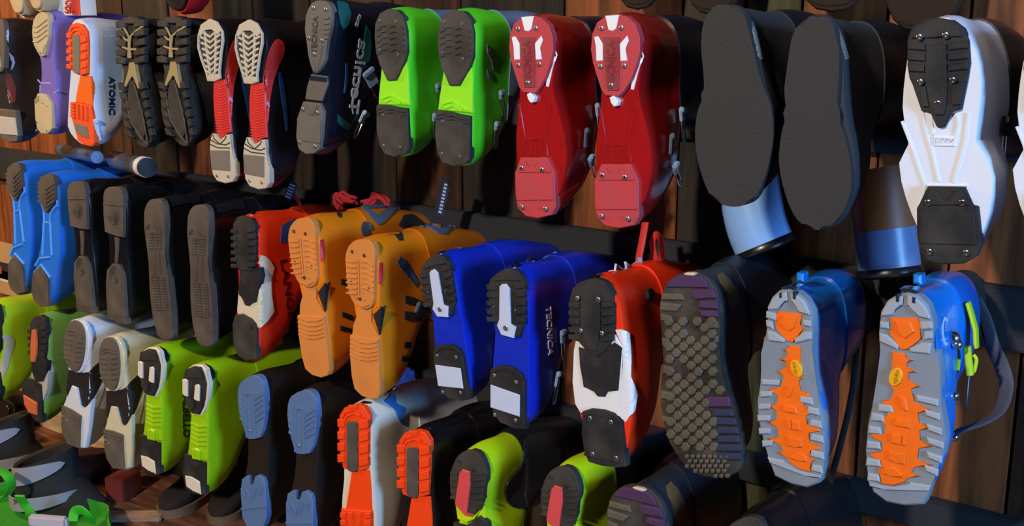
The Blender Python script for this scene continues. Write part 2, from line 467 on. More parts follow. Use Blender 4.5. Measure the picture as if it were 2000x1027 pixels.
# ================================================================== the building: plank wall, floor, rails
SEAMS_PX = [(656, 330), (1101, 20), (1332, 60), (1455, 60), (1564, 40), (1727, 130), (1893, 60), (1993, 700)]
sx = sorted(aty(p, 0.0).x for p in SEAMS_PX)
edges = [-5.6]
while edges[-1] < sx[0]-0.24: edges.append(edges[-1]+random.choice([0.15, 0.18, 0.2, 0.165]))
full = [edges[i] for i in range(len(edges))]
for a in sx:
    while a-full[-1] > 0.26: full.append(full[-1]+0.19)
    if a-full[-1] > 0.03: full.append(a)
while full[-1] < 1.4: full.append(full[-1]+0.17)
woods = [wood('weathered_brown_plank', '#16100b', '#33261a'), wood('red_brown_plank', '#1f1209', '#4c2b17'),
         wood('grey_brown_plank', '#181510', '#352c21'), wood('honey_plank', '#4a2610', '#8e5028'), wood('mossy_plank', '#24220f', '#4a462c')]
bm = bmesh.new()
mi = []
for i in range(len(full)-1):
    a, b = full[i]+0.0022, full[i+1]-0.0022
    k0 = len(bm.faces)
    d = random.uniform(0, 0.004)
    add_box(bm, ((a+b)/2, 0.012+d/2, 1.3), (b-a, 0.024-d, 2.7), bevel=0.0015)
    xm = (a+b)/2
    mid_m = 4 if sx[3] < xm < sx[4] else (3 if (xm > sx[-2]-0.05 and xm < sx[-1]+0.3) or sx[4] < xm < sx[5] or xm < -2.95 else 3 if sx[5] < xm < sx[6] else [0, 2, 0, 1, 2, 0, 3][(i*5) % 7])  # honey planks at far left and right paint in the lit wall
    if xm > sx[-1]: mid_m = 1
    bm.faces.ensure_lookup_table()
    for f in bm.faces[k0:]: f.material_index = mid_m
wall = mesh_obj('wall_back', bm, woods, smooth=False, recalc=False); tag(wall, 'wall of upright rough brown planks behind the hanging boots', kind='structure')
bm = bmesh.new(); add_box(bm, (-2.1, 0.034, 1.3), (7.2, 0.02, 2.7))
b = mesh_obj('wall_backing', bm, mat('black_board', '#0b0907', rough=0.9), smooth=False); tag(b, 'dark board seen in the gaps between the wall planks', kind='structure')
FLOOR_Z = 0.0
bm = bmesh.new()
for i in range(14):
    y1 = 0.0-0.16*i; add_box(bm, (-2.6, y1-0.08, FLOOR_Z-0.015), (6.4, 0.156, 0.03), bevel=0.002)
fl = mesh_obj('floor', bm, wood('floor_boards', '#4a2a1c', '#8a5a40', grain=(0.7, 6, 6)), smooth=False); tag(fl, 'worn reddish brown floor boards', kind='structure')

dark = plastic('matte_black', '#17181c', rough=0.5)
slate = mat('painted_rail', '#1b1d22', rough=0.7)
def rail(z0, z1, label):
    bm = bmesh.new(); add_box(bm, (-2.1, -0.0125, (z0+z1)/2), (7.0, 0.025, z1-z0), bevel=0.003)
    return tag(mesh_obj('peg_rail', bm, slate), label, 'rail')
zr1 = (aty((1985, 318), -0.02).z, aty((1985, 150), -0.02).z)
zr2 = (aty((1960, 682), -0.02).z, aty((1960, 560), -0.02).z)
zr3 = (aty((1960, 1075), -0.02).z, aty((1960, 1012), -0.02).z)
rail(*zr1, 'dark wooden rail across the planks behind the topmost row of boots')
rail(*zr2, 'dark wooden rail across the planks behind the blue trekking-soled boots')
rail(*zr3, 'dark wooden rail across the planks low down, behind the bottom row of boots')

# ================================================================== boots
BK = rubber('black', '#1b1b1d', dirt=0.16); BK2 = rubber('dark_grey', '#2b2927', dirt=0.2); GY = rubber('warm_grey', '#544d45')
shellblack = plastic('gloss_black', '#0f1013', rough=0.28); inner = mat('black_liner_felt', '#14130f', rough=0.95, bump=0.4)
buck = plastic('pale_blue_buckle', '#7f9cc4', rough=0.3); buckgrey = plastic('slate_buckle', '#4a5a70', rough=0.35)

# ---- white boot, right end of the top row ------------------------------------------------
def white_boot(heel, toe, label):
    b = Boot('ski_boot', label, 'white ski boots with black screwed soles', heel, toe, 'E', ref=((640, 65), (682, 978), 'E', YS))
    wm = plastic('white', '#d8dce6', rough=0.3, dirt=0.12, dirtc='#b8ad98'); dk = plastic('navy_black', '#14171f', rough=0.3)
    b.body([(70,545,735),(110,538,748),(200,517,778),(260,508,792),(330,500,795),(400,496,790),(450,500,782),(500,514,774),(540,519,770),(565,500,790),(592,482,818),
            (640,484,838),(700,496,838),(760,516,832),(820,540,820),(870,560,800),(930,568,795),(980,570,790)], wm, dk)
    b.plate('heel_pad', [(525,205),(522,150),(540,100),(580,73),(635,65),(690,75),(730,105),(750,150),(755,230),(745,290),(722,405),(690,410),(660,470),(645,475),(630,468),(612,412),(575,412),(560,350),(530,290),(522,240)], BK, w0=-0.006)
    b.blocks('lug', [[(528,152),(590,160),(590,186),(528,182)],[(526,192),(590,202),(590,226),(526,222)],[(528,232),(588,242),(588,266),(530,264)],[(676,160),(748,150),(750,178),(676,186)],[(676,200),(752,188),(752,216),(676,224)],[(676,240),(750,228),(748,256),(676,264)],
              [(596,165),(670,165),(675,300),(668,400),(660,425),(628,425),(612,380),(596,290)],[(572,320),(592,320),(604,395),(580,395)],[(690,315),(738,300),(722,385),(690,390)],
              [(560,92),(610,78),(670,78),(714,100),(728,135),(540,142)]], BK, -0.0095, -0.005)
    b.plate('toe_pad', [(600,690),(735,692),(765,760),(785,765),(795,860),(798,900),(780,950),(735,975),(650,978),(595,965),(570,930),(562,870),(560,770),(575,745)], BK, w0=-0.009)
    b.blocks('lug', [[(574,775),(775,778),(785,905),(572,900)],[(612,700),(640,700),(665,745),(690,745),(712,702),(728,702),(755,758),(590,758)]], BK, -0.0115, -0.008)
    b.ridges('shank_rib', [[(575,420),(590,500),(610,560),(635,675)],[(745,420),(735,520),(712,600),(690,678)],[(608,432),(612,500)],[(700,420),(708,460),(690,540)],[(620,510),(694,512),(694,540),(620,538),(620,510)],[(592,688),(740,688)],
              [(498,450),(540,560),(585,690),(560,790)]], wm, w=0.004, h=0.003, base=0.0008)
    b.word('275', (690,514), (624,514), (690,536), wm, 'E', sole=True, w=-0.0018)
    b.screws([(574,137),(672,130),(577,303),(698,296),(605,748),(733,748),(611,930),(747,934)], 'E', w=-0.0115, m=CHROME())
    b.screws([(640,382)], 'E', w=-0.0098, m=CHROME())
    b.buckle((868,430), (862,510), dk, 'E', wid=0.02)
    return b
white_boot((640,65), (682,978), 'white ski boot with black screwed pads, right of the flat grey soles')
white_boot((1083,75), (1118,1010), 'white ski boot cut off by the right edge of the photo')

# ---- red boots ------------------------------------------------------------------
def red_boot(heel, toe, crop, label):
    b = Boot('ski_boot', label, 'glossy red ski boots', heel, toe, crop, ref=((240,62),(258,1015),'D',YS))
    rd = plastic('gloss_red', '#9c1312', rough=0.2, coat=0.5, dirt=0.25, dirtc='#5a0c0c'); pr = rubber('dusty_red', '#b53a40', dirtc='#8d4a4c', rough=0.6); pw = plastic('insert_white', '#e4e6e8', dirt=0.08)
    b.body([(70,175,310),(110,155,335),(150,140,352),(220,137,358),(280,142,352),(340,160,342),(400,170,335),(450,168,342),(520,158,362),(600,146,385),(680,144,396),(740,144,398),(800,150,392),(870,155,375),(940,162,350),(1010,180,330)], rd, plastic('night_blue', '#101626', rough=0.3), split=0.105)
    b.plate('heel_pad', [(240,63),(295,73),(333,108),(352,165),(353,230),(340,290),(318,345),(285,400),(262,430),(200,425),(180,400),(165,330),(143,280),(137,220),(140,150),(162,100),(195,75)], pr, w0=-0.008)
    b.blocks('insert', [[(200,70),(262,66),(250,125),(235,138),(215,134)],[(150,165),(168,160),(190,195),(190,270),(160,272),(163,207)],[(298,158),(306,182),(290,215),(300,270),(268,272),(265,195)],[(220,432),(238,425),(260,450),(252,470),(238,473),(225,455)]], pw, -0.0092, 0.001)
    b.blocks('centre_plate', [[(194,165),(266,165),(266,290),(262,402),(210,402),(200,300)]], rubber('maroon', '#8c2a33'), -0.0098, -0.006)
    b.word('TECNICA', (246,392), (246,180), (210,392), rubber('maroon_letter', '#7a2029'), 'D', sole=True, w=-0.0108)
    b.plate('toe_pad', [(180,730),(310,730),(345,800),(350,960),(330,1000),(260,1015),(200,1005),(160,965),(150,900),(150,800)], pr, w0=-0.008)
    b.blocks('lug', [[(160,812),(340,815),(343,930),(160,930)],[(185,740),(208,742),(224,776),(262,776),(282,742),(304,742),(330,800),(170,800)]], pr, -0.0102, -0.007)
    b.ridges('shank_rib', [[(165,480),(190,640),(175,725)],[(325,480),(292,620),(300,725)],[(218,645),(265,645),(265,722),(218,722),(218,645)]], rd, w=0.005, h=0.003, base=0.0008)
    b.decal('side_stripe', [(341,196),(358,250),(335,320),(315,400),(303,397),(312,320),(330,262)], pw, 'D')
    b.screws([(184,126),(272,124),(180,296),(285,293)], 'D', w=-0.0085); b.screws([(230,380)], 'D', w=-0.0102)
    b.screws([(190,778),(291,787),(187,960),(304,971)], 'D', w=-0.0108)
    b.buckle((512,480), (516,545), buck, 'D', wid=0.012); b.buckle((470,600), (466,690), buckgrey, 'D', wid=0.010, wire=False); b.buckle((480,730), (490,765), buck, 'D', wid=0.013)
    return b
red_boot((775,68), (810,970), 'C', 'glossy red ski boot beside the green boots, left of its red twin')
red_boot((240,62), (258,1015), 'D', 'glossy red ski boot with slim buckles, beside the flat grey sole')

# ---- green boots ----------------------------------------------------------------
def green_boot(heel, toe, label, logos):
    b = Boot('ski_boot', label, 'bright green ski boots', heel, toe, 'C', ref=((442,42),(440,740),'C',YS))
    gr = plastic('bright_green', '#4fd01a', rough=0.42, dirt=0.1); gl = plastic('warm_lit_green', '#8fe01c', rough=0.45, dirt=0.1)  # yellower green of the shank paints in warm light, sides stay plain green
    b.body([(48,400,490),(80,380,515),(130,368,528),(200,366,532),(260,372,525),(310,380,518),(380,378,514),(430,368,514),(480,360,512),(560,356,512),(640,360,512),(700,372,510),(740,395,500)], gr, plastic('pale_blue_cuff', '#5f7698', rough=0.35), split=0.1)
    b.plate('shank_cover', [(385,300),(455,380),(505,300),(510,350),(512,505),(357,490),(366,440),(375,380)], gl, w0=-0.0025)
    b.plate('heel_pad', [(440,43),(480,52),(510,86),(523,150),(522,250),(505,300),(460,380),(415,380),(385,300),(367,240),(364,170),(370,110),(395,62)], GY2, w0=-0.0075)
    zig = []
    for y in (118,146,174,202,230): zig.append([(376,y+22),(396,y+14),(404,y+2),(428,y),(446,y+12),(470,y+2),(494,y+12),(512,y+22)])
    b.ridges('tread', zig, GY2, w=0.0045, h=0.003, base=-0.0072)
    b.plate('toe_pad', [(357,490),(400,492),(430,500),(470,510),(508,516),(507,700),(490,728),(435,740),(385,722),(362,680),(354,600)], GY2, w0=-0.0075, ridges=[[(362,512),(392,502),(410,514),(440,512),(470,526),(502,530)],[(362,528),(392,518),(410,530),(440,528),(470,542),(502,546)]])
    b.ridges('shank_rib', [[(370,484),(378,462),(425,450),(492,492)],[(392,482),(425,468),(470,492)]], gl, w=0.005, h=0.003, base=-0.002)
    b.screws([(393,97),(473,107),(383,232),(476,262),(387,540),(470,548),(383,683),(463,697)], 'C', w=-0.0078, r=0.0036)
    if logos:
        pu = plastic('grey_violet_print', '#6d6d9c')
        b.decal('print_chevron', [(572,196),(596,230),(599,310),(590,262),(576,240)], pu, 'C'); b.decal('print_chevron', [(575,312),(594,330),(596,360),(578,345)], pu, 'C')
    b.buckle((624,400), (628,440), buck, 'C', wid=0.011); b.buckle((606,540), (604,580), buck, 'C', wid=0.011)
    return b
GY2 = rubber('brown_grey', '#322f2c')
green_boot((147,38), (178,698), 'bright green ski boot nearer the black printed boot, left one of the green pair', False)
green_boot((442,42), (440,740), 'bright green ski boot with violet chevron print, right one of the green pair', True)

# ---- black boots, white pads and red shanks ----------------------------------------
def lattice_boot(heel, toe, label):
    b = Boot('ski_boot', label, 'black ski boots with white lattice pads and red shanks', heel, toe, 'B', ref=((290,100),(330,948),'B',YS), girth=0.8)
    wp = plastic('bone_white', '#bdb39e', rough=0.5, dirt=0.3); rp = plastic('ribbed_red', '#c8302c', rough=0.35, dirt=0.15)
    b.body([(110,245,345),(150,225,360),(200,217,366),(280,226,362),(350,244,354),(420,262,350),(500,272,366),(600,275,370),(700,262,374),(800,258,386),(880,262,392),(948,280,380)], shellblack, shellblack)
    b.plate('heel_base', [(290,104),(325,122),(350,170),(352,215),(338,280),(325,370),(328,408),(300,416),(262,412),(257,375),(232,300),(218,240),(222,180),(242,128)], BK2, w0=-0.0045)
    # lattice: rim, spine struts and chevrons
    ln = [[(288,103),(325,122),(351,170),(352,215),(339,280),(326,370),(328,406),(300,416),(264,412),(257,375),(233,300),(219,240),(223,180),(242,128),(288,103)]]
    for k, y in enumerate((165,195,225,255,285,315,345,372)):
        ln.append([(228+k*4,y-8),(254+k*3,y+4),(285-k*0.5,y+26-k),(318-k*2.5,y+2),(346-k*3.4,y-12)])
    ln.append([(256,160),(262,250),(275,380)]); ln.append([(315,158),(312,250),(302,380)])
    b.ridges('heel_lattice', ln, wp, w=0.0052, h=0.0045, base=-0.0040)
    b.blocks('heel_cap', [[(288,103),(322,122),(345,165),(330,185),(300,150),(262,150),(238,185),(226,175),(243,130)],[(264,384),(326,384),(328,407),(300,416),(266,412)]], wp, -0.0088, -0.003)
    b.plate('shank', [(288,418),(345,415),(362,470),(362,560),(370,690),(345,690),(316,722),(295,690),(284,600),(283,500)], rp, w0=-0.004, ridges=[[(288,y),(322,y+9),(360,y)] for y in range(440,690,14)], rw=0.0025, rh=0.0015)
    b.decal('side_panel', [(412,196),(438,206),(450,235),(446,275),(424,325),(400,390),(384,460),(374,540),(366,640),(364,560),(360,470),(346,415),(350,370),(362,300),(384,235)], rp, 'B', smooth=3)
    b.plate('toe_pad', [(272,688),(292,690),(316,726),(345,700),(370,698),(372,770),(386,830),(388,915),(372,942),(332,948),(288,932),(266,895),(258,780),(260,725)], wp, w0=-0.007)
    b.ridges('toe_lattice', [[(266,720),(300,742),(345,752),(368,742)],[(262,742),(300,762),(366,770)],[(278,692),(284,716),(312,742)],[(350,706),(344,720),(316,744)]], BK2, w=0.003, h=0.0012, base=-0.0066)
    b.blocks('grey_insert', [[(260,772),(364,782),(364,888),(264,870)]], rubber('plain_grey', '#6e675f'), -0.0085, -0.004)
    b.screws([(291,905),(352,914)], 'B', w=-0.0072, r=0.0035)
    bl = plastic('blue_glint_trim', '#1c3f78', rough=0.25)  # blue streak down the flank is a painted highlight
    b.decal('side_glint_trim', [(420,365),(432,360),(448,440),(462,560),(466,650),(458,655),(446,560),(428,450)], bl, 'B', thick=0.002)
    return b
lattice_boot((92,97), (165,918), 'black ski boot with white lattice heel and red shank, next to the black hiking sole')
lattice_boot((290,100), (330,948), 'black ski boot with white lattice heel and red shank, left of the white-lettered boot')

# ---- black printed boot -----------------------------------------------------------
b = Boot('ski_boot', 'black ski boot with white script lettering and teal patches, highest in the top row', None, (165,2), (98,996), 'X')
dkb = plastic('blue_black', '#0d1220', rough=0.25)
b.body([(15,110,235),(60,85,258),(120,74,262),(200,74,258),(280,84,246),(360,92,236),(440,100,225),(520,92,215),(600,70,212),(650,55,214),(720,28,214),(800,14,212),(880,14,205),(950,38,190),(990,70,170)], dkb, dkb)
dg = rubber('stone_grey', '#5f5a53')
b.plate('heel_pad', [(165,2),(212,14),(242,60),(240,160),(218,260),(206,340),(196,400),(150,470),(122,460),(98,390),(94,330),(77,230),(72,150),(90,60),(122,15)], dg, w0=-0.008, smooth=2, ridges=[[(195,y+4),(232,y)] for y in (115,150,185,215,245)]+[[(112,300),(118,380),(140,460)],[(185,290),(170,370),(158,450)]])
b.word('TECNICA', (148,345), (160,105), (112,345), rubber('dark_letter', '#2b2926'), 'X', sole=True, w=-0.0088)
b.plate('shank_plate', [(98,480),(200,492),(208,545),(168,655),(60,642),(76,560)], mat('worn_metal', '#8a837a', rough=0.35, metal=0.6), w0=-0.004, w1=0.006)
b.blocks('polished_band', [[(98,488),(202,500),(204,534),(94,522)]], CHROME(), -0.0052, -0.002)
b.plate('toe_pad', [(58,655),(165,668),(188,720),(178,880),(165,960),(130,990),(75,995),(28,962),(12,880),(20,760)], dg, w0=-0.008, extra=[[(24,765),(176,772),(172,925),(30,905)]], rh=0.002)
b.ridges('tread', [[(76,672),(100,735),(125,738),(152,682)]], dg, base=-0.0078)
b.screws([(130,52),(208,62),(100,246),(184,262),(60,706),(154,728),(38,918),(138,946)], 'X', w=-0.0085)
b.screws([(134,350)], 'X', w=-0.0085)
teal = plastic('teal_print', '#0f5a5c'); wh = plastic('script_white', '#b9cbe6')
b.decal('teal_patch', [(258,8),(300,12),(330,30),(350,90),(335,160),(300,190),(285,160),(268,80)], teal, 'X')
b.decal('teal_patch', [(448,165),(475,200),(482,300),(470,390),(430,420),(412,400),(425,300)], teal, 'X')
b.decal('teal_patch', [(264,742),(300,770),(345,805),(332,845),(300,830),(262,790)], teal, 'X')
b.word('Tecnica', (330,732), (400,250), (395,740), wh, 'X', name='script_lettering')
b.word('TECNICA', (372,172), (398,92), (390,176), wh, 'X')
b.decal('flourish', [(366,735),(360,690),(368,640),(400,560),(410,480),(402,440),(392,438),(400,490),(388,560),(356,640),(352,690),(360,738)], wh, 'X')
b.decal('side_glint_trim', [(314,410),(328,412),(326,520),(312,600),(302,600),(310,520)], plastic('blue_trim', '#2f62a8', rough=0.2), 'X')  # narrow blue decal paints a gloss reflection on the black flank
b.buckle((440,450), (490,545), buck, 'X', wid=0.024); b.buckle((430,715), (395,790), buck, 'X', wid=0.018)

# ---- black hiking-soled boots ---------------------------------------------------------
def hiking(heel, toe, label):
    b = Boot('ski_touring_boot', label, 'black touring boots with deep lugs', heel, toe, 'A', ref=((790,98),(858,872),'A',YS), prof=SOFT, cat='touring boot')
    br = plastic('brass_tan', '#a08d62', rough=0.35)
    b.body([(110,740,835),(150,712,860),(220,700,872),(300,700,872),(360,712,862),(420,728,845),(470,728,850),(530,718,872),(600,710,890),(680,714,905),(740,728,915),(800,760,915),(872,800,905)], BK, plastic('ink_black', '#12141b', rough=0.45))
    side = []
    for y in (118,172,228,284,330): side.append([(700,y+8),(728,y),(760,y+16),(756,y+46),(705,y+44)]); side.append([(872,y-6),(838,y+4),(806,y+18),(812,y+48),(870,y+36)])
    for k, y in enumerate((485,540,596,652,708,760)):
        side.append([(712+k*8,y),(742+k*8,y+14),(752+k*10,y+50),(720+k*9,y+42)]); side.append([(858+k*10,y-8),(838+k*10,y+12),(848+k*11,y+48),(872+k*9,y+36)])
    b.blocks('lug', side, BK2, -0.010, 0.002, bevel=0.002)
    b.blocks('centre_tread', [[(772,480),(800,470),(822,560),(850,660),(868,780),(845,830),(810,780),(780,700),(760,600)]], BK2, -0.006, 0.002)
    b.blocks('heel_back', [[(745,104),(788,98),(834,106),(850,128),(790,140),(728,132)]], BK2, -0.009, 0.002)
    b.ridges('brass_spine', [[(738,148),(758,180),(775,215),(776,268),(772,340)],[(862,155),(822,182),(785,215),(780,270),(784,342)],[(735,205),(755,232),(774,240)],[(738,275),(772,290),(822,292)],[(770,318),(790,318)],[(772,332),(790,332)]], br, w=0.005, h=0.003, base=-0.006)
    b.blocks('brass_fork', [[(775,368),(812,366),(815,410),(838,520),(828,524),(800,448),(790,448),(756,512),(745,506),(775,410)]], br, -0.0075, 0.002)
    b.ridges('stitch_line', [[(752,555),(765,640),(785,720),(840,805),(880,852)],[(805,500),(835,610),(862,720),(880,845)]], GY, w=0.003, h=0.002, base=-0.0055)
    return b
hiking((790,98), (862,872), 'black lugged touring boot with brass coloured fork, beside the blue-white boot')
hiking((1040,96), (1096,866), 'black lugged touring boot with brass coloured fork, beside the white lattice pads')

# ---- white and orange boot ---------------------------------------------------------
b = Boot('ski_boot', 'pale blue-white ski boot with orange tread and dark side lettering, in the top row', None, (462,112), (540,862), 'A')
ws = plastic('ice_white', '#c9d4e6', rough=0.35, dirt=0.1); org = rubber('hot_orange', '#e4501a', dirtc='#a83a12', dirt=0.2)
b.body([(110,408,510),(150,406,530),(230,408,540),(320,412,543),(400,418,545),(480,412,546),(560,406,550),(640,402,556),(700,398,560),(750,396,568),(800,410,575),(862,450,575)], ws, plastic('sky_cuff', '#8fb0dc', rough=0.35))
b.plate('heel_tread', [(413,180),(428,148),(460,134),(498,145),(526,185),(533,250),(530,430),(505,444),(450,430),(425,400),(415,300)], org, w0=-0.006,
        extra=[[(410,y),(438,y+4),(438,y+30),(410,y+28)] for y in (195,240,286,332,376)]+[[(492,y),(526,y-6),(530,y+22),(494,y+34)] for y in (222,272,322,372,410)], rh=0.003)
b.ridges('tread', [[(430,180),(448,158),(478,156),(505,180),(516,215)],[(440,196),(455,180),(478,178),(494,200)]], org, w=0.004, h=0.0025, base=-0.006)
b.blocks('grey_insert', [[(445,210),(462,203),(478,206),(488,225),(488,435),(470,432),(450,422)]], rubber('olive_grey', '#6f6a5c'), -0.0085, -0.004)
b.plate('shank', [(480,440),(544,448),(548,520),(552,622),(450,602),(462,540)], plastic('gloss_orange', '#ea6a22', rough=0.3), w0=-0.003)
b.plate('toe_tread', [(432,600),(552,622),(562,720),(570,840),(560,862),(510,850),(470,820),(450,740),(430,680)], org, w0=-0.006,
        extra=[[(434,604+k*18),(460,606+k*20),(456,618+k*20),(434,616+k*18)] for k in range(5)]+[[(468,612),(480,612),(482,700),(470,696)],[(490,616),(504,618),(506,706),(494,704)],[(516,622),(530,624),(534,712),(520,710)],[(470,818),(510,838),(560,845),(560,862),(510,850)]], rh=0.003)
b.blocks('grey_insert', [[(455,722),(530,745),(540,815),(490,800),(462,770)]], rubber('olive_grey', '#6f6a5c'), -0.008, -0.004)
b.decal('sky_panel', [(606,175),(640,160),(712,158),(716,400),(708,560),(690,660),(650,720),(628,640),(606,480)], plastic('sky_panel', '#a4c4ee', rough=0.35), 'A', thick=0.0002)
b.word('ATOMIC', (640,450), (640,676), (674,450), plastic('navy_print', '#1d2b4a'), 'A')
b.buckle((560,700), (580,820), ws, 'A', wid=0.01, wire=False)

# ---- purple boot ---------------------------------------------------------------
b = Boot('ski_boot', 'purple ski boot with beige heel and toe pads', None, (262,70), (275,790), 'A')
pp = plastic('violet', '#7466b4', rough=0.35, dirt=0.15); be = rubber('beige', '#b9aa84', dirtc='#8b7d60', rough=0.6)
b.body([(80,238,298),(120,214,310),(200,208,318),(280,220,318),(340,240,318),(400,246,322),(480,244,330),(540,236,330),(600,222,335),(700,224,338),(760,236,335),(790,255,320)], pp, pp)
b.plate('heel_pad', [(262,71),(285,78),(302,100),(305,200),(292,260),(282,320),(268,332),(248,325),(240,290),(216,260),(208,190),(214,120),(238,84)], be, w0=-0.008, smooth=2,
        ridges=[[(215,y+20),(240,y+22),(298,y-22)] for y in (135,165,195,225)]+[[(224,262),(250,312)],[(288,262),(270,312)]], rw=0.0035)
b.plate('toe_pad', [(238,550),(285,557),(320,612),(325,755),(300,785),(262,788),(236,760),(225,700),(220,600)], be, w0=-0.008, ridges=[[(226,590),(250,562),(272,590),(300,625)],[(228,604),(250,578),(272,606)]], rw=0.003)
b.ridges('toe_trim', [[(222,470),(240,490),(296,490),(300,500)],[(236,545),(238,500)],[(345,530),(320,550),(318,560)]], plastic('lilac', '#9d98d8'), w=0.004, h=0.002, base=0.0008)
b.screws([(232,768),(298,768),(234,716)], 'A', w=-0.0082, r=0.003); b.screws([(262,312)], 'A', w=-0.0082, r=0.003)

# ---- dark boot at the left edge -------------------------------------------------------
b = Boot('ski_boot', 'dark ski boot with pale grey sole plate, left of the purple boot', None, (0,112), (52,840), 'A')
b.body([(120,-45,40),(200,-48,46),(300,-45,42),(400,-40,30),(500,-30,36),(600,-15,60),(700,-5,105),(780,5,122),(840,20,110)], plastic('smoke_black', '#2b2622', rough=0.35), plastic('brown_black', '#2a201c', rough=0.3))
b.plate('heel_pad', [(-40,150),(-10,115),(25,118),(40,170),(38,400),(0,420),(-35,390)], GY, w0=-0.007, smooth=2)
b.blocks('heel_stripe', [[(-20,190),(6,200),(14,300),(22,395),(0,398),(-15,360)]], plastic('cream', '#d0c4a8'), -0.009, -0.004)
b.decal('side_swoosh', [(44,132),(52,190),(50,252),(42,232),(38,170)], plastic('pale_print', '#aab0bd'), 'A'); b.decal('side_swoosh', [(52,308),(80,335),(88,370),(70,412),(62,408),(72,370),(60,345)], plastic('pale_print', '#aab0bd'), 'A')
b.decal('side_print', [(40,430),(66,440),(92,520),(90,600),(60,612),(46,560)], plastic('rust_print', '#7c2f22'), 'A')
b.plate('toe_plate', [(8,684),(106,694),(120,798),(16,790)], plastic('light_grey_plate', '#b6b0a8'), w0=-0.009)
b.plate('toe_pad', [(4,640),(104,650),(112,700),(122,800),(110,832),(60,840),(22,820),(2,740)], GY, w0=-0.006)

# ---- flat grey soles (soft boots) -----------------------------------------------------
def flat_boot(outline, crop, heel, toe, label, rows, stripe):
    b = Boot('snow_boot', label, 'snow boots with smooth dark grey soles', heel, toe, crop, prof=SOFT, cat='snow boot', girth=1.0)
    b.body(rows, plastic('charcoal_fabric', '#2a2b2e', rough=0.8), plastic('midnight_cuff', '#0e131c', rough=0.4))
    b.plate('outsole', outline, rubber('slate_sole', '#302e2d', dirt=0.25, dirtc='#3c3833', bump=0.5), w0=-0.010, w1=0.006, smooth=3, bevel=0.004)
    b.decal('silver_weave', stripe, mat('silver_weave', '#8f8a80', rough=0.4, metal=0.5, bump=0.8, scale=120), crop)
    return b
flat_boot([(735,20),(790,32),(825,80),(850,170),(870,260),(900,370),(938,470),(948,600),(930,720),(900,815),(860,888),(800,915),(740,912),(680,880),(640,800),(612,700),(602,600),(612,500),(640,420),(640,330),(630,220),(636,120),(660,50),(695,26)], 'D',
          (738,22), (778,916), 'snow boot with a smooth dark grey sole, beside the red boot',
          [(30,650,815),(80,640,828),(170,632,852),(260,632,872),(370,640,902),(470,616,938),(600,603,950),(700,612,936),(800,640,908),(880,660,878),(915,650,870)],
          [(832,95),(842,100),(862,150),(888,262),(880,268),(850,225),(835,160)])
flat_boot([(175,58),(215,55),(245,75),(262,130),(275,200),(272,300),(268,420),(300,520),(318,620),(318,700),(290,780),(240,835),(200,850),(150,838),(105,790),(70,700),(52,600),(60,500),(78,420),(72,330),(85,230),(100,140),(130,85)], 'E',
          (195,56), (195,852), 'snow boot with a smooth dark grey sole, left of the white boot',
          [(65,112,256),(140,102,266),(230,86,280),(330,76,284),(420,76,290),(520,62,312),(620,52,326),(700,68,322),(780,92,300),(850,90,292)],
          [(232,60),(252,85),(275,140),(300,215),(288,222),(268,165),(245,90)])

# ---- blue pair, left of the middle row --------------------------------------------------
def blue_boot(heel, toe, label):
    b = Boot('ski_boot', label, 'bright blue ski boots with herringbone heels', heel, toe, 'F', ref=((250,150),(214,816),'F',YS))
    bl = plastic('bright_blue', '#1f6fd6', rough=0.42, dirt=0.1); rim = plastic('sky_blue_rim', '#5aa0ea', rough=0.4)
    b.body([(160,218,285),(200,205,296),(260,203,300),(320,208,296),(380,216,296),(450,212,300),(540,198,300),(600,184,294),(680,172,280),(740,170,270),(790,182,262),(816,200,250)], bl, bl)
    hp = rubber('umber', '#4c4238')
    b.plate('heel_pad', [(250,151),(275,162),(288,190),(290,278),(262,322),(245,346),(238,340),(208,280),(203,212),(215,168)], hp, w0=-0.008,
            ridges=[[(206,y),(246,y+34),(288,y+4)] for y in (196,218,240,262,284)], rw=0.0038)
    b.ridges('rim', [[(203,285),(212,305),(222,328),(224,395),(252,398),(256,350),(268,330),(288,312),(290,285)],[(222,395),(216,560)],[(254,398),(262,560)]], rim, w=0.006, h=0.005, base=0.001)
    b.plate('toe_pad', [(212,618),(232,645),(252,684),(254,812),(214,816),(182,782),(170,740),(176,655),(190,635)], hp, w0=-0.008)
    b.ridges('rim', [[(174,648),(208,608),(254,672)],[(180,612),(202,575),(250,570)]], rim, w=0.006, h=0.005, base=0.001)
    return b
blue_boot((80,95), (98,756), 'bright blue ski boot with herringbone heel, farther left of the blue pair')
blue_boot((250,150), (214,816), 'bright blue ski boot with herringbone heel, beside the black swirl-soled boots')

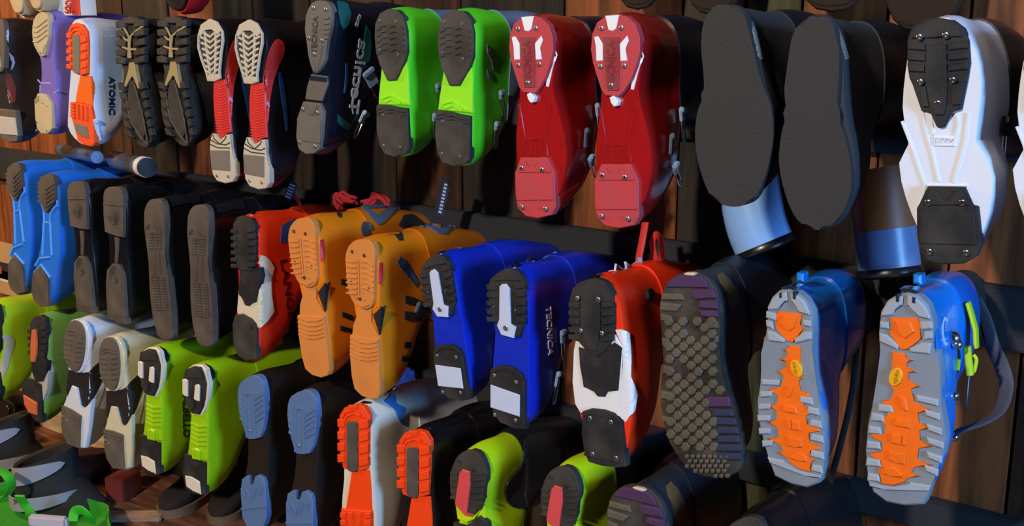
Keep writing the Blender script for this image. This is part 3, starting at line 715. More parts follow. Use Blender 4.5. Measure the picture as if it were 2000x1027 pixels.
# ---- black boots with swirl pads -----------------------------------------------------
def swirl_boot(heel, toe, label):
    b = Boot('ski_boot', label, 'black ski boots with ring-patterned pads', heel, toe, 'F', ref=((575,215),(608,905),'F',YS))
    pd = rubber('taupe', '#4b433c')
    b.body([(225,545,625),(270,535,636),(350,535,640),(440,540,640),(520,550,640),(580,548,642),(650,546,650),(740,550,655),(820,555,660),(880,570,658),(905,590,650)], shellblack, plastic('brown_shell', '#221b18', rough=0.4))
    b.plate('heel_pad', [(560,217),(600,216),(622,228),(632,260),(632,470),(600,462),(542,442),(536,350),(534,255),(542,230)], pd, w0=-0.009, ridges=[[(538,300),(630,310)]], rw=0.003)
    arcs = []
    for cx, cy, a0, rs in ((588,362,-60,(8,16,24,32)),(592,655,40,(9,18,27,35))):
        for r in rs: arcs.append([(cx+r*0.72*math.cos(math.radians(a)), cy+r*1.25*math.sin(math.radians(a))) for a in range(a0, a0+250, 20)])
    b.ridges('ring_tread', arcs, pd, w=0.0026, h=0.0022, base=-0.0088)
    b.plate('shank', [(578,470),(600,474),(598,520),(592,600),(578,598),(586,520)], pd, w0=-0.003)
    b.plate('toe_pad', [(580,600),(612,610),(632,655),(640,760),(648,905),(610,900),(556,870),(550,760),(548,700),(552,630)], pd, w0=-0.009, ridges=[[(556,y),(600,y+12),(645,y+20)] for y in (842,852,862,872)], rw=0.002, rh=0.002)
    return b
swirl_boot((388,190), (450,856), 'black ski boot with taupe ring-patterned pads, next to the blue pair')
swirl_boot((575,215), (608,905), 'black ski boot with taupe ring-patterned pads, next to the full brown soles')

# ---- full taupe soles -----------------------------------------------------------
def long_sole(heel, toe, label):
    b = Boot('rental_boot', label, 'black boots with one-piece brown-grey soles', heel, toe, 'F', ref=((1010,305),(1040,1018),'F',YS))
    sd = rubber('brown_grey_sole', '#4a4139')
    b.body([(315,975,1045),(360,956,1064),(450,955,1066),(540,966,1066),(620,974,1064),(700,974,1074),(800,974,1080),(900,984,1086),(980,994,1084),(1018,1012,1070)], shellblack, shellblack)
    b.plate('outsole', [(1008,305),(1045,312),(1063,350),(1066,450),(1064,560),(1062,620),(1074,710),(1084,850),(1086,980),(1074,1012),(1040,1018),(1004,990),(985,900),(974,760),(974,620),(963,500),(955,400),(962,345),(982,315)], sd, w0=-0.010, smooth=2, bevel=0.003)
    bars = []
    for y in (478,492,506,520,534,548): bars += [[(976,y),(1006,y+2)],[(1014,y+2),(1046,y+4)]]
    for k in range(13): y = 695+k*13.5; bars += [[(984+k*1.2,y),(1022+k,y+3)],[(1030+k,y+4),(1058+k,y+6)]]
    bars += [[(966,452),(986,428),(980,452)],[(1046,462),(1022,436),(1030,462)],[(968,470),(1050,474)],[(982,470),(984,560)],[(1046,474),(1040,556)],[(1010,552),(1004,690)],[(1032,552),(1034,680)],[(984,700),(1012,672),(1050,712)]]
    b.ridges('tread_bars', bars, sd, w=0.0034, h=0.0028, base=-0.0098)
    b.decal('cuff_strap', [(1080,310),(1180,282),(1222,290),(1228,330),(1180,330),(1090,350)], plastic('glossy_strap', '#1a1b1d', rough=0.15), 'F', thick=0.003)
    return b
long_sole((786,276), (842,985), 'black boot with a one-piece brown-grey sole, right after the ring-patterned pair')
long_sole((1010,305), (1040,1018), 'black boot with a one-piece brown-grey sole, beside the red and cream boot')

# ---- red and cream boot ------------------------------------------------------------
b = Boot('ski_boot', 'red ski boot with black tread, cream shank and a blue sticker', None, (122,118), (135,980), 'Y')
vr = plastic('vermilion', '#e2320f', rough=0.33, dirt=0.12, dirtc='#9a1c0c'); cr = plastic('cream_shank', '#cfc5a6', rough=0.4)
b.body([(128,85,175),(170,66,195),(230,60,203),(300,62,204),(400,70,202),(500,80,206),(600,76,210),(700,66,210),(780,60,208),(860,62,206),(940,78,204),(980,110,195)], vr, vr)
b.decal('cream_cover', [(200,400),(205,355),(232,362),(262,385),(286,430),(268,500),(270,590),(286,690),(250,740),(206,784),(195,740),(205,560),(222,480),(208,430)], cr, 'Y', thick=0.0025)
b.plate('shank_cover', [(88,510),(200,440),(206,600),(200,790),(150,730),(78,705),(72,680),(82,590)], cr, w0=-0.002)
b.plate('heel_tread', [(60,170),(85,130),(122,120),(165,142),(190,190),(196,280),(190,390),(165,452),(90,442),(72,380),(60,280)], BK, w0=-0.007,
        extra=[[(54,y),(86,y+2),(86,y+24),(54,y+22)] for y in (200,242,284,326,368,404)]+[[(150,y),(198,y-4),(198,y+18),(150,y+24)] for y in (196,238,280,322,364,402)], rh=0.0035)
b.plate('shank', [(92,440),(165,450),(186,420),(214,432),(224,480),(204,560),(192,630),(168,634),(150,655),(125,650),(110,602),(88,590)], BK, w0=-0.005)
b.plate('toe_pad', [(76,706),(112,700),(165,730),(190,760),(200,800),(200,965),(140,978),(92,944),(66,880),(60,760)], BK2, w0=-0.009, ridges=[[(78,722),(120,742),(180,778)],[(84,745),(120,762),(168,782)]])
b.word('LANGE', (322,388), (372,745), (362,380), plastic('dark_red_print', '#5c0d0a'), 'Y')
b.decal('blue_sticker', [(334,182),(410,140),(396,272),(324,286)], plastic('sticker_blue', '#1f4f9c'), 'Y')
b.decal('heel_plate', [(120,112),(158,100),(185,110),(160,122)], CHROME(), 'Y')

# ---- orange pair -----------------------------------------------------------------
def orange_boot(heel, toe, label, nearer):
    b = Boot('ski_boot', label, 'orange ski boots with pale orange soles', heel, toe, 'G', ref=((690,280),(728,978),'G',YS))
    ob = plastic('amber_orange', '#e07a08', rough=0.38, dirt=0.12, dirtc='#b45e0a'); so = rubber('pale_orange', '#cc7f3a', dirtc='#a8683a', rough=0.6, bump=0.15)
    b.body([(288,655,735),(330,632,755),(400,626,762),(480,632,764),(550,646,762),(620,660,765),(680,650,768),(740,646,770),(820,648,774),(900,654,778),(950,672,776),(978,700,760)], ob, plastic('amber_cuff', '#b86408', rough=0.35))
    b.plate('heel_pad', [(640,312),(660,290),(690,281),(728,286),(748,312),(754,370),(752,470),(750,540),(732,578),(705,585),(670,568),(650,540),(636,480),(628,400),(626,345)], so, w0=-0.008, smooth=2,
            ridges=[[(632,y),(655,y+4),(680,y+2)] for y in (375,398,421,444,467,490,513)]+[[(698,y),(722,y+4),(748,y+22)] for y in (375,398,421,444,467,490)]+[[(660,540),(672,558),(706,572),(730,562)],[(684,370),(688,530)],[(694,370),(698,528)],[(672,540),(680,530),(700,530),(712,545)]], rw=0.0042)
    b.plate('shank', [(668,578),(734,584),(728,640),(766,704),(766,722),(645,702),(650,655),(672,612)], so, w0=-0.003)
    b.blocks('black_triangle', [[(738,612),(776,576),(766,700)]], BK, -0.004, 0.001)
    b.decal('side_triangle', [(740,612),(788,570),(766,700)], BK, 'G')
    b.decal('side_slot', [(760,388),(775,384),(776,440),(768,488),(760,480)], plastic('slot_red', '#b81a24'), 'G')
    b.plate('toe_pad', [(645,697),(766,718),(772,820),(776,950),(766,972),(735,978),(694,962),(664,932),(652,880),(645,780)], so, w0=-0.008,
            ridges=[[(648,y),(690,y+22),(730,y+26),(764,y+20)] for y in (706,726,746,764,780)], rw=0.004)
    b.screws([(656,335),(709,352),(652,470),(727,498),(690,540)], 'G', w=-0.0082, r=0.0035, m=BK)
    if nearer:
        b.decal('logo_plate', [(852,360),(868,372),(935,470),(922,492),(838,388)], plastic('logo_navy', '#2a4670', dirt=0.5, dirtc='#7e9cc8', scale=200), 'G')
        for p in ([(872,528),(905,535),(942,552),(940,570),(872,562)],[(868,596),(910,602),(945,618),(942,640),(868,632)],[(870,728),(898,734),(896,758),(866,756)],[(858,790),(890,796),(886,818),(854,814)]):
            b.decal('strap', p, BK, 'G', thick=0.003)
        b.buckle((912,575), (962,605), buckgrey, 'G', wid=0.02); b.buckle((910,760), (902,795), buckgrey, 'G', wid=0.012)
    else:
        pass
    if nearer: b.decal('cuff_patch', [(806,240),(845,242),(862,262),(866,290),(846,290),(826,262)] , plastic('patch_black', '#2a2c26'), 'G')
    return b
o1 = orange_boot((430,188), (512,884), 'orange ski boot left of its nearer orange twin, beside the red boot', False)
o2 = orange_boot((690,280), (728,978), 'orange ski boot with navy logo plate and black buckle straps', True)
o1.real()
for p in ([(592,455),(640,472),(640,500),(592,480)],[(598,600),(642,616),(642,640),(598,622)],[(590,660),(640,674),(640,690),(590,682)]):
    o1.decal('strap', p, BK, 'G', thick=0.003)
o1.decal('cuff_pivot', [(686,216),(700,208),(716,214),(724,236),(718,262),(700,274),(686,262),(680,240)], plastic('pivot_grey', '#3d4148', dirt=0.5), 'G', thick=0.004, smooth=2)
o1.decal('cuff_patch', [(566,158),(590,158),(598,176),(596,192),(582,186)], plastic('patch_black', '#2a2c26'), 'G')

# ---- blue pair with white inserts ---------------------------------------------------
def royal_boot(heel, toe, label, word, ring):
    b = Boot('ski_boot', label, 'royal blue ski boots', heel, toe, 'H', ref=((430,242),(428,858),'H',YS))
    rb = plastic('royal_blue', '#0a28b0', rough=0.36, dirt=0.06, dirtc='#3a5ad0'); iw = plastic('insert_pale', '#b9c4dc', dirt=0.1)
    b.body([(252,388,468),(290,362,488),(350,354,496),(420,358,498),(480,370,498),(540,366,500),(600,360,500),(660,358,500),(740,358,502),(800,366,503),(840,382,502),(858,400,495)], rb, rb)
    b.plate('heel_tread', [(385,262),(405,248),(430,243),(468,256),(490,300),(493,370),(492,440),(472,505),(455,508),(400,490),(380,460),(356,400),(350,310),(362,280)], BK, w0=-0.007,
            extra=[[(348,y),(380,y+2),(384,y+20),(352,y+18)] for y in (305,335,366,398,428)]+[[(460,y),(496,y-2),(496,y+16),(460,y+20)] for y in (300,332,366,400,432)]+[[(388,262),(430,250),(466,264),(480,290),(448,286),(410,284),(376,292)]], rh=0.003)
    b.blocks('white_insert', [[(398,312),(408,302),(424,301),(438,320),(442,455),(462,466),(452,510),(405,497),(388,460),(400,440)]], iw, -0.0095, -0.003)
    b.plate('toe_pad', [(362,630),(395,615),(440,622),(478,648),(491,680),(493,862),(455,856),(400,836),(372,802),(359,740),(357,662)], BK, w0=-0.008, ridges=[[(370,640),(410,628),(456,640),(482,668)]])
    b.blocks('white_patch', [[(363,688),(476,728),(475,812),(363,776)]], iw, -0.0092, -0.005)
    b.screws([(424,470)], 'H', w=-0.0102, r=0.005); b.screws([(375,385),(462,407),(378,653),(463,680),(380,805),(460,826)], 'H', w=-0.0088, r=0.0036)
    b.decal('heel_plate', [(414,232),(430,222),(462,226),(474,236),(455,243),(425,243)], CHROME(), 'H')
    b.decal('ring_logo', [(470,207),(500,196),(532,204),(522,214),(490,216)], plastic('logo_blue', '#3f86c8'), 'H')
    if word: b.word('TECNICA', (566,392), (574,580), (585,392), plastic('letter_white', '#cdd8ee'), 'H')
    b.buckle((618,480), (620,530), buck, 'H', wid=0.012); b.buckle((604,640), (594,700), buck, 'H', wid=0.012)
    return b
royal_boot((145,190), (226,757), 'royal blue ski boot with white insert, beside the orange boot', False, True)
r2 = royal_boot((430,242), (428,858), 'royal blue ski boot with white side lettering', True, True)
r2.decal('power_buckle', [(105,372),(215,272),(300,290),(330,325),(300,440),(200,490)], plastic('buckle_black', '#101114', rough=0.4), 'AA', thick=0.006)
r2.decal('buckle_face', [(230,282),(290,278),(326,332),(300,366),(258,328)], buck, 'AA', thick=0.009)
r2.decal('azure_strap', [(290,172),(345,190),(402,250),(402,382),(368,382),(352,262),(320,200)], buck, 'AA', thick=0.006)

# ---- red boot with white fork ------------------------------------------------------
b = Boot('ski_boot', 'bright red-orange ski boot with white shank, black tread and a hanging red strap', None, (755,282), (806,1006), 'H')
ro = plastic('red_orange', '#f2340c', rough=0.33, dirt=0.08, dirtc='#a81e08'); wf = plastic('fork_white', '#dcdcdc', rough=0.35, dirt=0.12)
b.body([(292,700,805),(330,675,835),(400,664,855),(460,668,862),(520,680,872),(580,678,884),(640,673,892),(700,673,896),(760,682,900),(820,700,898),(880,714,890),(940,722,886),(1006,745,880)], ro, ro)
b.decal('white_side', [(836,480),(862,480),(884,496),(890,580),(890,660),(915,730),(905,790),(876,836),(850,812),(855,715),(866,620),(866,548)], wf, 'H', thick=0.0028)
b.plate('shank_cover', [(686,505),(835,500),(866,548),(862,640),(852,760),(862,820),(790,786),(718,790),(704,806),(680,765),(673,680),(678,560)], wf, w0=-0.0035)
b.plate('shank', [(697,545),(765,570),(836,528),(864,548),(858,620),(850,713),(810,713),(800,738),(770,736),(760,715),(716,700),(704,620)], BK, w0=-0.0055)
b.plate('heel_tread', [(700,298),(735,284),(772,282),(802,294),(830,340),(838,430),(834,512),(800,565),(765,582),(722,550),(690,512),(666,440),(665,360),(677,320)], BK, w0=-0.008,
        extra=[[(664,y),(704,y+2),(708,y+22),(668,y+20)] for y in (372,404,436,466,494)]+[[(794,y),(838,y-4),(838,y+16),(794,y+22)] for y in (372,404,436,468,500)]+[[(712,345),(786,345),(788,480),(770,560),(742,552),(716,480)]], rh=0.003)
b.plate('toe_pad', [(716,792),(750,781),(800,786),(838,800),(866,832),(876,920),(884,1004),(850,1006),(790,1000),(740,985),(724,950),(713,880)], BK, w0=-0.009, ridges=[[(722,806),(750,796),(830,812),(856,832)],[(726,955),(790,972),(878,985)]])
b.screws([(702,355),(783,360),(715,480),(797,490)], 'H', w=-0.0115, r=0.004); b.screws([(748,817),(828,832),(757,955),(848,970)], 'H', w=-0.0095, r=0.004)
b.decal('heel_plate', [(760,712),(780,700),(895,705),(920,714),(860,745),(790,738)], CHROME(), 'AA', thick=0.003)
b.word('LANGE', (905,640), (1080,618), (905,622), plastic('print_cream', '#e8dcd0'), 'AA')
b.decal('side_bolt', [(1340,862),(1365,848),(1392,862),(1404,905),(1390,950),(1365,958),(1345,930)], BK, 'AA', thick=0.006, smooth=3)
b.decal('strap_anchor', [(1090,500),(1130,465),(1240,455),(1300,500),(1260,520),(1190,560),(1100,540)], buck, 'AA', thick=0.008)
b.decal('white_clip', [(1022,535),(1060,508),(1190,520),(1185,572),(1150,590),(1022,575)], plastic('clip_white', '#cfd3da'), 'AA', thick=0.012)
b.word('LANGE', (1250,420), (1640,480), (1240,470), plastic('dark_red_print', '#5c0d0a'), 'AA')
P0, _ = b.cast((1185,440), 'AA', 0.01)
rs = plastic('strap_red', '#c01c16', rough=0.6)
bm = bmesh.new(); add_tube(bm, [P0, P0+Vector((0.001,0.004,0.02)), P0+Vector((0.004,0.012,0.045)), P0+Vector((0.002,0.03,0.075))], 0.005, 10, flat=(0.007, 0.002)); b.fin('pull_strap', bm, rs)
Q0, _ = b.cast((1430,400), 'AA', 0.0); Q1, _ = b.cast((1510,410), 'AA', 0.0)
bm = bmesh.new(); add_tube(bm, crv([Q0, Q0+Vector((-0.004,0,0.03)), (Q0+Q1)/2+Vector((0,0,0.045)), Q1+Vector((0.003,0,0.03)), Q1], False, 5), 0.004, 8, flat=(0.006, 0.0018)); b.fin('heel_loop', bm, rs)

# ---- honeycomb soled boots ------------------------------------------------------------
def hexb(heel, toe, crop, label):
    b = Boot('snowboard_boot', label, 'snowboard boots with honeycomb soles', heel, toe, crop, ref=((190,68),(318,960),'AB',YS), prof=SOFT, cat='snowboard boot', girth=0.85, shift=-0.08)
    ol = [(190,66),(240,80),(285,130),(310,210),(312,330),(306,430),(338,560),(370,640),(402,750),(412,850),(398,920),(358,955),(290,960),(220,945),(160,910),(112,850),(78,760),(55,650),(57,550),(66,450),(60,350),(52,250),(54,170),(82,110),(130,76)]
    b.body([(80,130,245),(130,72,285),(210,53,310),(330,59,312),(430,65,308),(500,62,322),(560,57,340),(650,56,372),(750,78,400),(850,112,410),(920,165,396),(958,230,350)], plastic('dark_upper', '#23252b', rough=0.6), plastic('navy_upper', '#141a28', rough=0.45))
    b.plate('outsole', ol, rubber('honeycomb_base', '#26231f'), w0=-0.006, smooth=2, bevel=0.003)
    lug = rubber('olive_lug', '#50483a', dirt=0.3); pu = rubber('plum_lug', '#482c4e', dirtc='#302840'); nv = rubber('navy_lug', '#2a3048', dirtc='#202638')
    def inside(x, y, m=9):
        c = False; n = len(ol)
        for i in range(n):
            x1, y1 = ol[i]; x2, y2 = ol[(i+1) % n]
            if (y1 > y) != (y2 > y) and x < (x2-x1)*(y-y1)/(y2-y1)+x1: c = not c
        if not c: return False
        return all(math.hypot(x-px_, y-py_) > m for px_, py_ in crv(ol, True, 3))
    hx = []; r = 27
    for row in range(22):
        y = 280+row*27.2
        for col in range(5):
            x = 93+col*62+(31 if row % 2 else 0)+(y-280)*0.02
            if y > 850 or not inside(x, y, 20): continue
            if y > 600 and x > 272+(y-600)*0.16: continue
            if 110 < x < 270 and 280 < y < 590 and (row*2+col*5) % 7 == 0: continue
            hx.append([(x+r*0.80*math.cos(math.radians(a)), y+r*0.86*math.sin(math.radians(a))) for a in range(0, 360, 60)])
    for row in range(5):
        for col in range(10):
            x = 172+col*25+(12 if row % 2 else 0); y = 866+row*21
            if inside(x, y, 10) and x < 350: hx.append([(x+11*math.cos(math.radians(a)), y+11*math.sin(math.radians(a))) for a in range(0, 360, 60)])
    bm = bmesh.new()
    for h in hx:
        add_prism(bm, b.poly(h), -0.0115, -0.004, 0.0025)
    b.fin('honeycomb_lugs', bm, lug)
    bars = [[(62,158),(150,160),(160,188),(60,186)],[(56,196),(150,206),(130,236),(56,232)],[(56,246),(106,256),(100,284),(58,276)],[(62,350),(100,355),(98,392),(66,388)],[(70,470),(112,478),(112,512),(66,506)],[(58,580),(118,590),(118,624),(58,616)],[(62,690),(122,700),(124,726),(68,716)],
            [(250,282),(308,280),(308,310),(252,310)],[(292,345),(310,340),(308,372),(290,372)]]
    b.blocks('edge_lug', bars, lug, -0.0105, -0.004, bevel=0.002)
    b.blocks('plum_lug', [[(84,112),(128,80),(190,72),(236,84),(262,112),(262,134),(84,132)],[(192,142),(286,138),(300,178),(210,184),(192,170)],[(228,192),(306,190),(308,226),(222,222)],[(222,232),(308,234),(308,262),(240,260)],[(264,608),(354,606),(362,650),(264,652)]], pu, -0.0105, -0.004, bevel=0.002)
    b.blocks('navy_lug', [[(290+dx,y),(370+dx+k*5,y),(376+dx+k*5,y+30),(292+dx,y+30)] for k, (y, dx) in enumerate(((662,0),(700,8),(738,12),(776,12),(814,12),(852,10)))], nv, -0.0105, -0.004, bevel=0.002)
    b.blocks('heel_mark', [[(160,72),(172,66),(205,66),(218,73),(205,80),(172,78)]], plastic('heel_cream', '#c8bd98'), -0.012, -0.005)
    b.decal('tan_panel', [(292,82),(312,72),(345,100),(378,155),(382,190),(360,232),(345,225),(330,170),(308,120)], plastic('tan_panel', '#6e522c', rough=0.6), 'AB')
    return b
hexb((190,68), (318,960), 'AB', 'snowboard boot with honeycomb sole in grey and plum, in the middle row')
hexb((1385,696), (1490,2010), 'K', 'snowboard boot with honeycomb sole in plum, cut off by the bottom edge of the photo')

# ---- trekking soled blue boots ---------------------------------------------------------
def trek(heel, toe, crop, label, mirror, gear):
    b = Boot('touring_ski_boot', label, 'blue touring boots with grey and orange lugged soles', heel, toe, crop, ref=((214,66),(186,992),'AC',YS), prof=TREK, cat='touring boot', mirror=mirror, girth=0.9, shift=(0.06 if mirror else -0.06))
    bl = plastic('azure', '#0c7ad2', rough=0.3, dirt=0.12, dirtc='#0a4c96', coat=0.3)
    b.body([(72,165,262),(110,122,296),(160,98,318),(240,92,330),(320,98,346),(400,96,356),(460,90,360),(540,64,360),(620,42,372),(700,34,382),(780,36,368),(860,46,345),(920,62,318),(992,120,285)], bl, plastic('deep_blue', '#0a5cb4', rough=0.25, coat=0.3))
    b.loft(NECK, inner, 'liner')
    gy = rubber('ash_grey', '#99a0a8', dirtc='#7b8188', dirt=0.25, bump=0.15); gb = rubber('ash_base', '#7b848e', dirtc='#646c76', dirt=0.3, bump=0.15); og = rubber('tread_orange', '#ee6a10', dirtc='#b8480c', dirt=0.25, bump=0.1, rough=0.5)
    b.plate('midsole', [(214,66),(262,78),(302,118),(322,175),(328,240),(320,310),(346,322),(358,400),(358,500),(362,560),(376,640),(382,700),(370,770),(344,830),(315,910),(288,985),(200,992),(122,977),(62,932),(42,850),(35,750),(40,640),(62,560),(90,450),(97,320),(92,240),(97,150),(130,98),(170,74)], gb, w0=-0.008, w1=0.012, smooth=0, bevel=0.003)
    b.blocks('orange_tread', [[(150,320),(208,330),(210,350),(242,357),(211,364),(212,385),(257,410),(214,405),(220,440),(272,472),(228,475),(245,540),(320,572),(258,580),(265,630),(325,650),(265,655),(268,705),(325,732),(262,734),(256,790),(330,812),(246,815),(228,845),(275,860),(216,864),(205,885),(160,900),(100,895),(104,850),(80,830),(110,828),(105,790),(58,776),(60,756),(108,760),(115,710),(58,692),(65,672),(120,680),(128,635),(82,616),(95,600),(135,602),(140,560),(108,546),(115,530),(150,532),(165,482),(140,470),(150,400)],
              [(140,170),(262,175),(264,192),(294,200),(266,222),(280,262),(242,285),(216,312),(186,312),(180,290),(160,262),(133,235),(156,220)]], og, -0.0105, -0.005, bevel=0.0012)
    b.blocks('raised_block', [[(182,512),(212,522),(222,575),(205,575),(190,548)],[(170,610),(232,618),(232,652),(162,640)],[(150,674),(192,678),(190,724),(148,714)],[(198,682),(214,684),(210,726),(194,724)],[(140,752),(212,762),(208,808),(172,800),(138,788)],[(120,822),(160,818),(200,852),(196,864),(150,852),(112,850)],[(165,186),(232,190),(250,232),(208,262),(176,235)]], og, -0.0135, -0.009, bevel=0.0015)
    lug = []
    for x0, x1, y in ((92,150,545),(62,112,585),(50,100,640),(42,96,705),(40,96,780),(46,92,845)): lug.append([(x0,y),(x1,y+8),(x1+8,y+40),(x0-4,y+34)])
    for x0, x1, y in ((252,354,505),(290,362,568),(300,370,632),(300,376,690),(300,368,752),(290,350,808)): lug.append([(x0,y),(x1,y+22),(x1-3,y+52),(x0+8,y+30)])
    lug += [[(98,188),(138,192),(138,222),(98,218)],[(95,240),(130,246),(180,292),(176,312),(96,276)],[(272,188),(326,188),(328,220),(276,226)],[(292,232),(328,232),(326,262),(284,270)],[(224,304),(282,280),(324,282),(314,330),(232,322)],
            [(104,150),(130,102),(172,80),(200,76),(196,118),(160,128),(158,162),(104,166)],[(218,74),(256,84),(296,122),(318,166),(316,180),(262,168),(246,128),(214,118)],
            [(48,880),(98,900),(160,910),(230,885),(320,900),(308,925),(200,918),(120,915),(54,905)]]
    b.blocks('lug', lug, gy, -0.0125, -0.006, bevel=0.0022)
    b.blocks('edge_notch', [[(168,70),(186,68),(186,104),(168,104)],[(240,80),(256,86),(256,112),(238,108)]], plastic('notch_navy', '#0c1c34'), -0.0130, -0.004)
    b.blocks('oval_badge', [[(168+30*math.cos(t*math.pi/5)+6*math.sin(t*math.pi/5)*-1, 428+40*math.sin(t*math.pi/5)) for t in range(10)]], plastic('badge_yellow', '#e8a40c', rough=0.4), -0.0135, -0.004, bevel=0.001)
    b.word('vibram', (158,458), (172,396), (178,458), plastic('badge_dark', '#b87808'), 'AC', sole=True, w=-0.0142)
    if not mirror:
        b.decal('side_ring', [(362,176),(374,180),(380,196),(373,196),(366,188),(360,212),(362,260),(370,288),(378,284),(377,300),(366,300),(354,270),(352,214)], plastic('letter_white', '#cdd8ee'), 'AC')
    else:
        pass
    b.blocks('heel_clip', [[(172,52),(196,50),(236,56),(262,68),(250,76),(214,66),(182,68)]], CHROME(), -0.004, 0.02, bevel=0.002)
    b.blocks('heel_tab', [[(196,10),(232,12),(234,56),(196,52)]], bl, 0.03, 0.05, bevel=0.003)
    return b
trek((166,142), (190,994), 'AD', 'blue touring boot with grey and orange lugged sole, beside the honeycomb sole', True, False)
tb = trek((214,66), (186,992), 'AC', 'blue touring boot with grey and orange lugged sole and lime clips, last in its row', False, True)
# its lime lever, buckle, wire and power strap are parts of this boot
lm = plastic('lime_lever', '#b4d020', rough=0.35)
def lw(p, y, c='U'): return tb.loc(p, c, y)
bm = bmesh.new(); add_tube(bm, [lw((222,270), -0.20), lw((240,330), -0.20), lw((258,400), -0.20), lw((262,485), -0.20)], 0.01, 12, flat=(0.003, 0.008)); tb.fin('lime_lever', bm, lm)
bm = bmesh.new(); add_tube(bm, [lw((218,480), -0.235), lw((222,530), -0.235), lw((232,615), -0.235)], 0.008, 10, flat=(0.005, 0.006)); add_tube(bm, crv([lw((248,520), -0.23), lw((262,545), -0.23), lw((250,600), -0.23), lw((236,590), -0.23)], False, 4), 0.0025, 8); tb.fin('lime_clip', bm, lm)
bm = bmesh.new(); add_tube(bm, [lw((172,540), -0.24), lw((168,590), -0.24)], 0.004, 8); tb.fin('lime_pin', bm, lm)
bm = bmesh.new(); add_tube(bm, [lw((170,590), -0.24), lw((160,660), -0.24), lw((162,755), -0.24), lw((218,768), -0.24), lw((222,700), -0.24), lw((230,620), -0.235)], 0.0012, 8); tb.fin('wire_bail', bm, CHROME())
bm = bmesh.new(); add_tube(bm, crv([lw((195,200), -0.06), lw((245,250), -0.06), lw((300,350), -0.07), lw((340,480), -0.09), lw((385,580), -0.12), lw((405,680), -0.14), lw((370,790), -0.18), lw((280,850), -0.22), lw((190,880), -0.255), lw((150,905), -0.26)], False, 6), 0.01, 12, flat=(0.002, 0.011)); tb.fin('power_strap', bm, mat('grey_webbing', '#4b4f58', rough=0.7, bump=0.6, scale=200))
for p, r in (((155,912), 0.007), ((155,715), 0.007), ((150,440), 0.010), ((168,470), 0.008)):
    bm = bmesh.new(); rr = bmesh.ops.create_uvsphere(bm, u_segments=14, v_segments=8, radius=r); bmesh.ops.translate(bm, vec=lw(p, -0.262), verts=rr['verts'])
    tb.fin('rivet', bm, CHROME())

# ---- bottom row ---------------------------------------------------------------------
# lime boot cut by the left edge
b = Boot('ski_boot', 'yellow-green ski boot cut off by the left edge of the photo, in the bottom row', None, (-50,100), (-20,770), 'O')
lg = plastic('yellow_green', '#a9c81c', rough=0.35, dirt=0.1, dirtc='#7f9a20'); pw2 = plastic('patch_grey_white', '#b4aca0')
b.body([(110,-100,-5),(160,-115,8),(260,-118,14),(400,-112,14),(500,-108,18),(600,-112,22),(700,-90,18),(770,-60,5)], lg, lg, names=('shell', 'cuff'))
b.plate('heel_pad', [(-110,150),(-50,102),(-5,120),(12,180),(14,420),(-20,480),(-110,440)], BK, w0=-0.007)
b.plate('toe_pad', [(-110,560),(10,570),(22,700),(0,765),(-60,770)], BK, w0=-0.007)
b.decal('white_patch', [(10,330),(60,318),(96,350),(98,390),(75,450),(50,540),(20,610),(0,640),(0,540),(30,440),(38,370)], pw2, 'O')

b = Boot('ski_boot', 'green ski boot with black tread and salmon inserts, bottom row beside the pale blue boot', None, (272,182), (262,908), 'O')
lg2 = plastic('leaf_green', '#6fa03c', rough=0.4, dirt=0.3, dirtc='#6f7fae', scale=40)
b.body([(200,245,310),(250,222,322),(320,212,326),(420,215,328),(500,222,326),(560,214,322),(620,190,318),(680,168,308),(740,165,300),(800,180,300),(860,205,300),(908,245,295)], lg2, plastic('fern_green', '#3f7a3c', rough=0.4))
b.plate('heel_tread', [(218,240),(240,197),(280,186),(314,210),(326,280),(324,420),(312,470),(332,500),(322,580),(300,628),(250,632),(228,560),(230,500),(217,400)], BK, w0=-0.007, extra=[[(208,y),(236,y),(236,y+26),(208,y+26)] for y in (280,325,370,420)]+[[(290,y),(326,y-4),(326,y+22),(290,y+26)] for y in (260,305,350,395)])
b.blocks('salmon_insert', [[(240,282),(264,280),(270,360),(268,440),(256,498),(230,490),(232,380)],[(182,716),(270,770),(270,850),(218,832),(190,780)]], plastic('salmon', '#c9673c'), -0.012, -0.004)
b.plate('shank', [(215,582),(250,620),(300,620),(330,560),(322,680),(296,760),(290,650),(240,625)], pw2, w0=-0.004)
b.plate('toe_pad', [(190,606),(240,622),(290,650),(296,905),(250,892),(205,822),(168,740),(160,665)], BK, w0=-0.0075)
b.decal('white_side', [(300,620),(326,520),(345,480),(360,560),(348,680),(320,740),(300,750)], pw2, 'O')

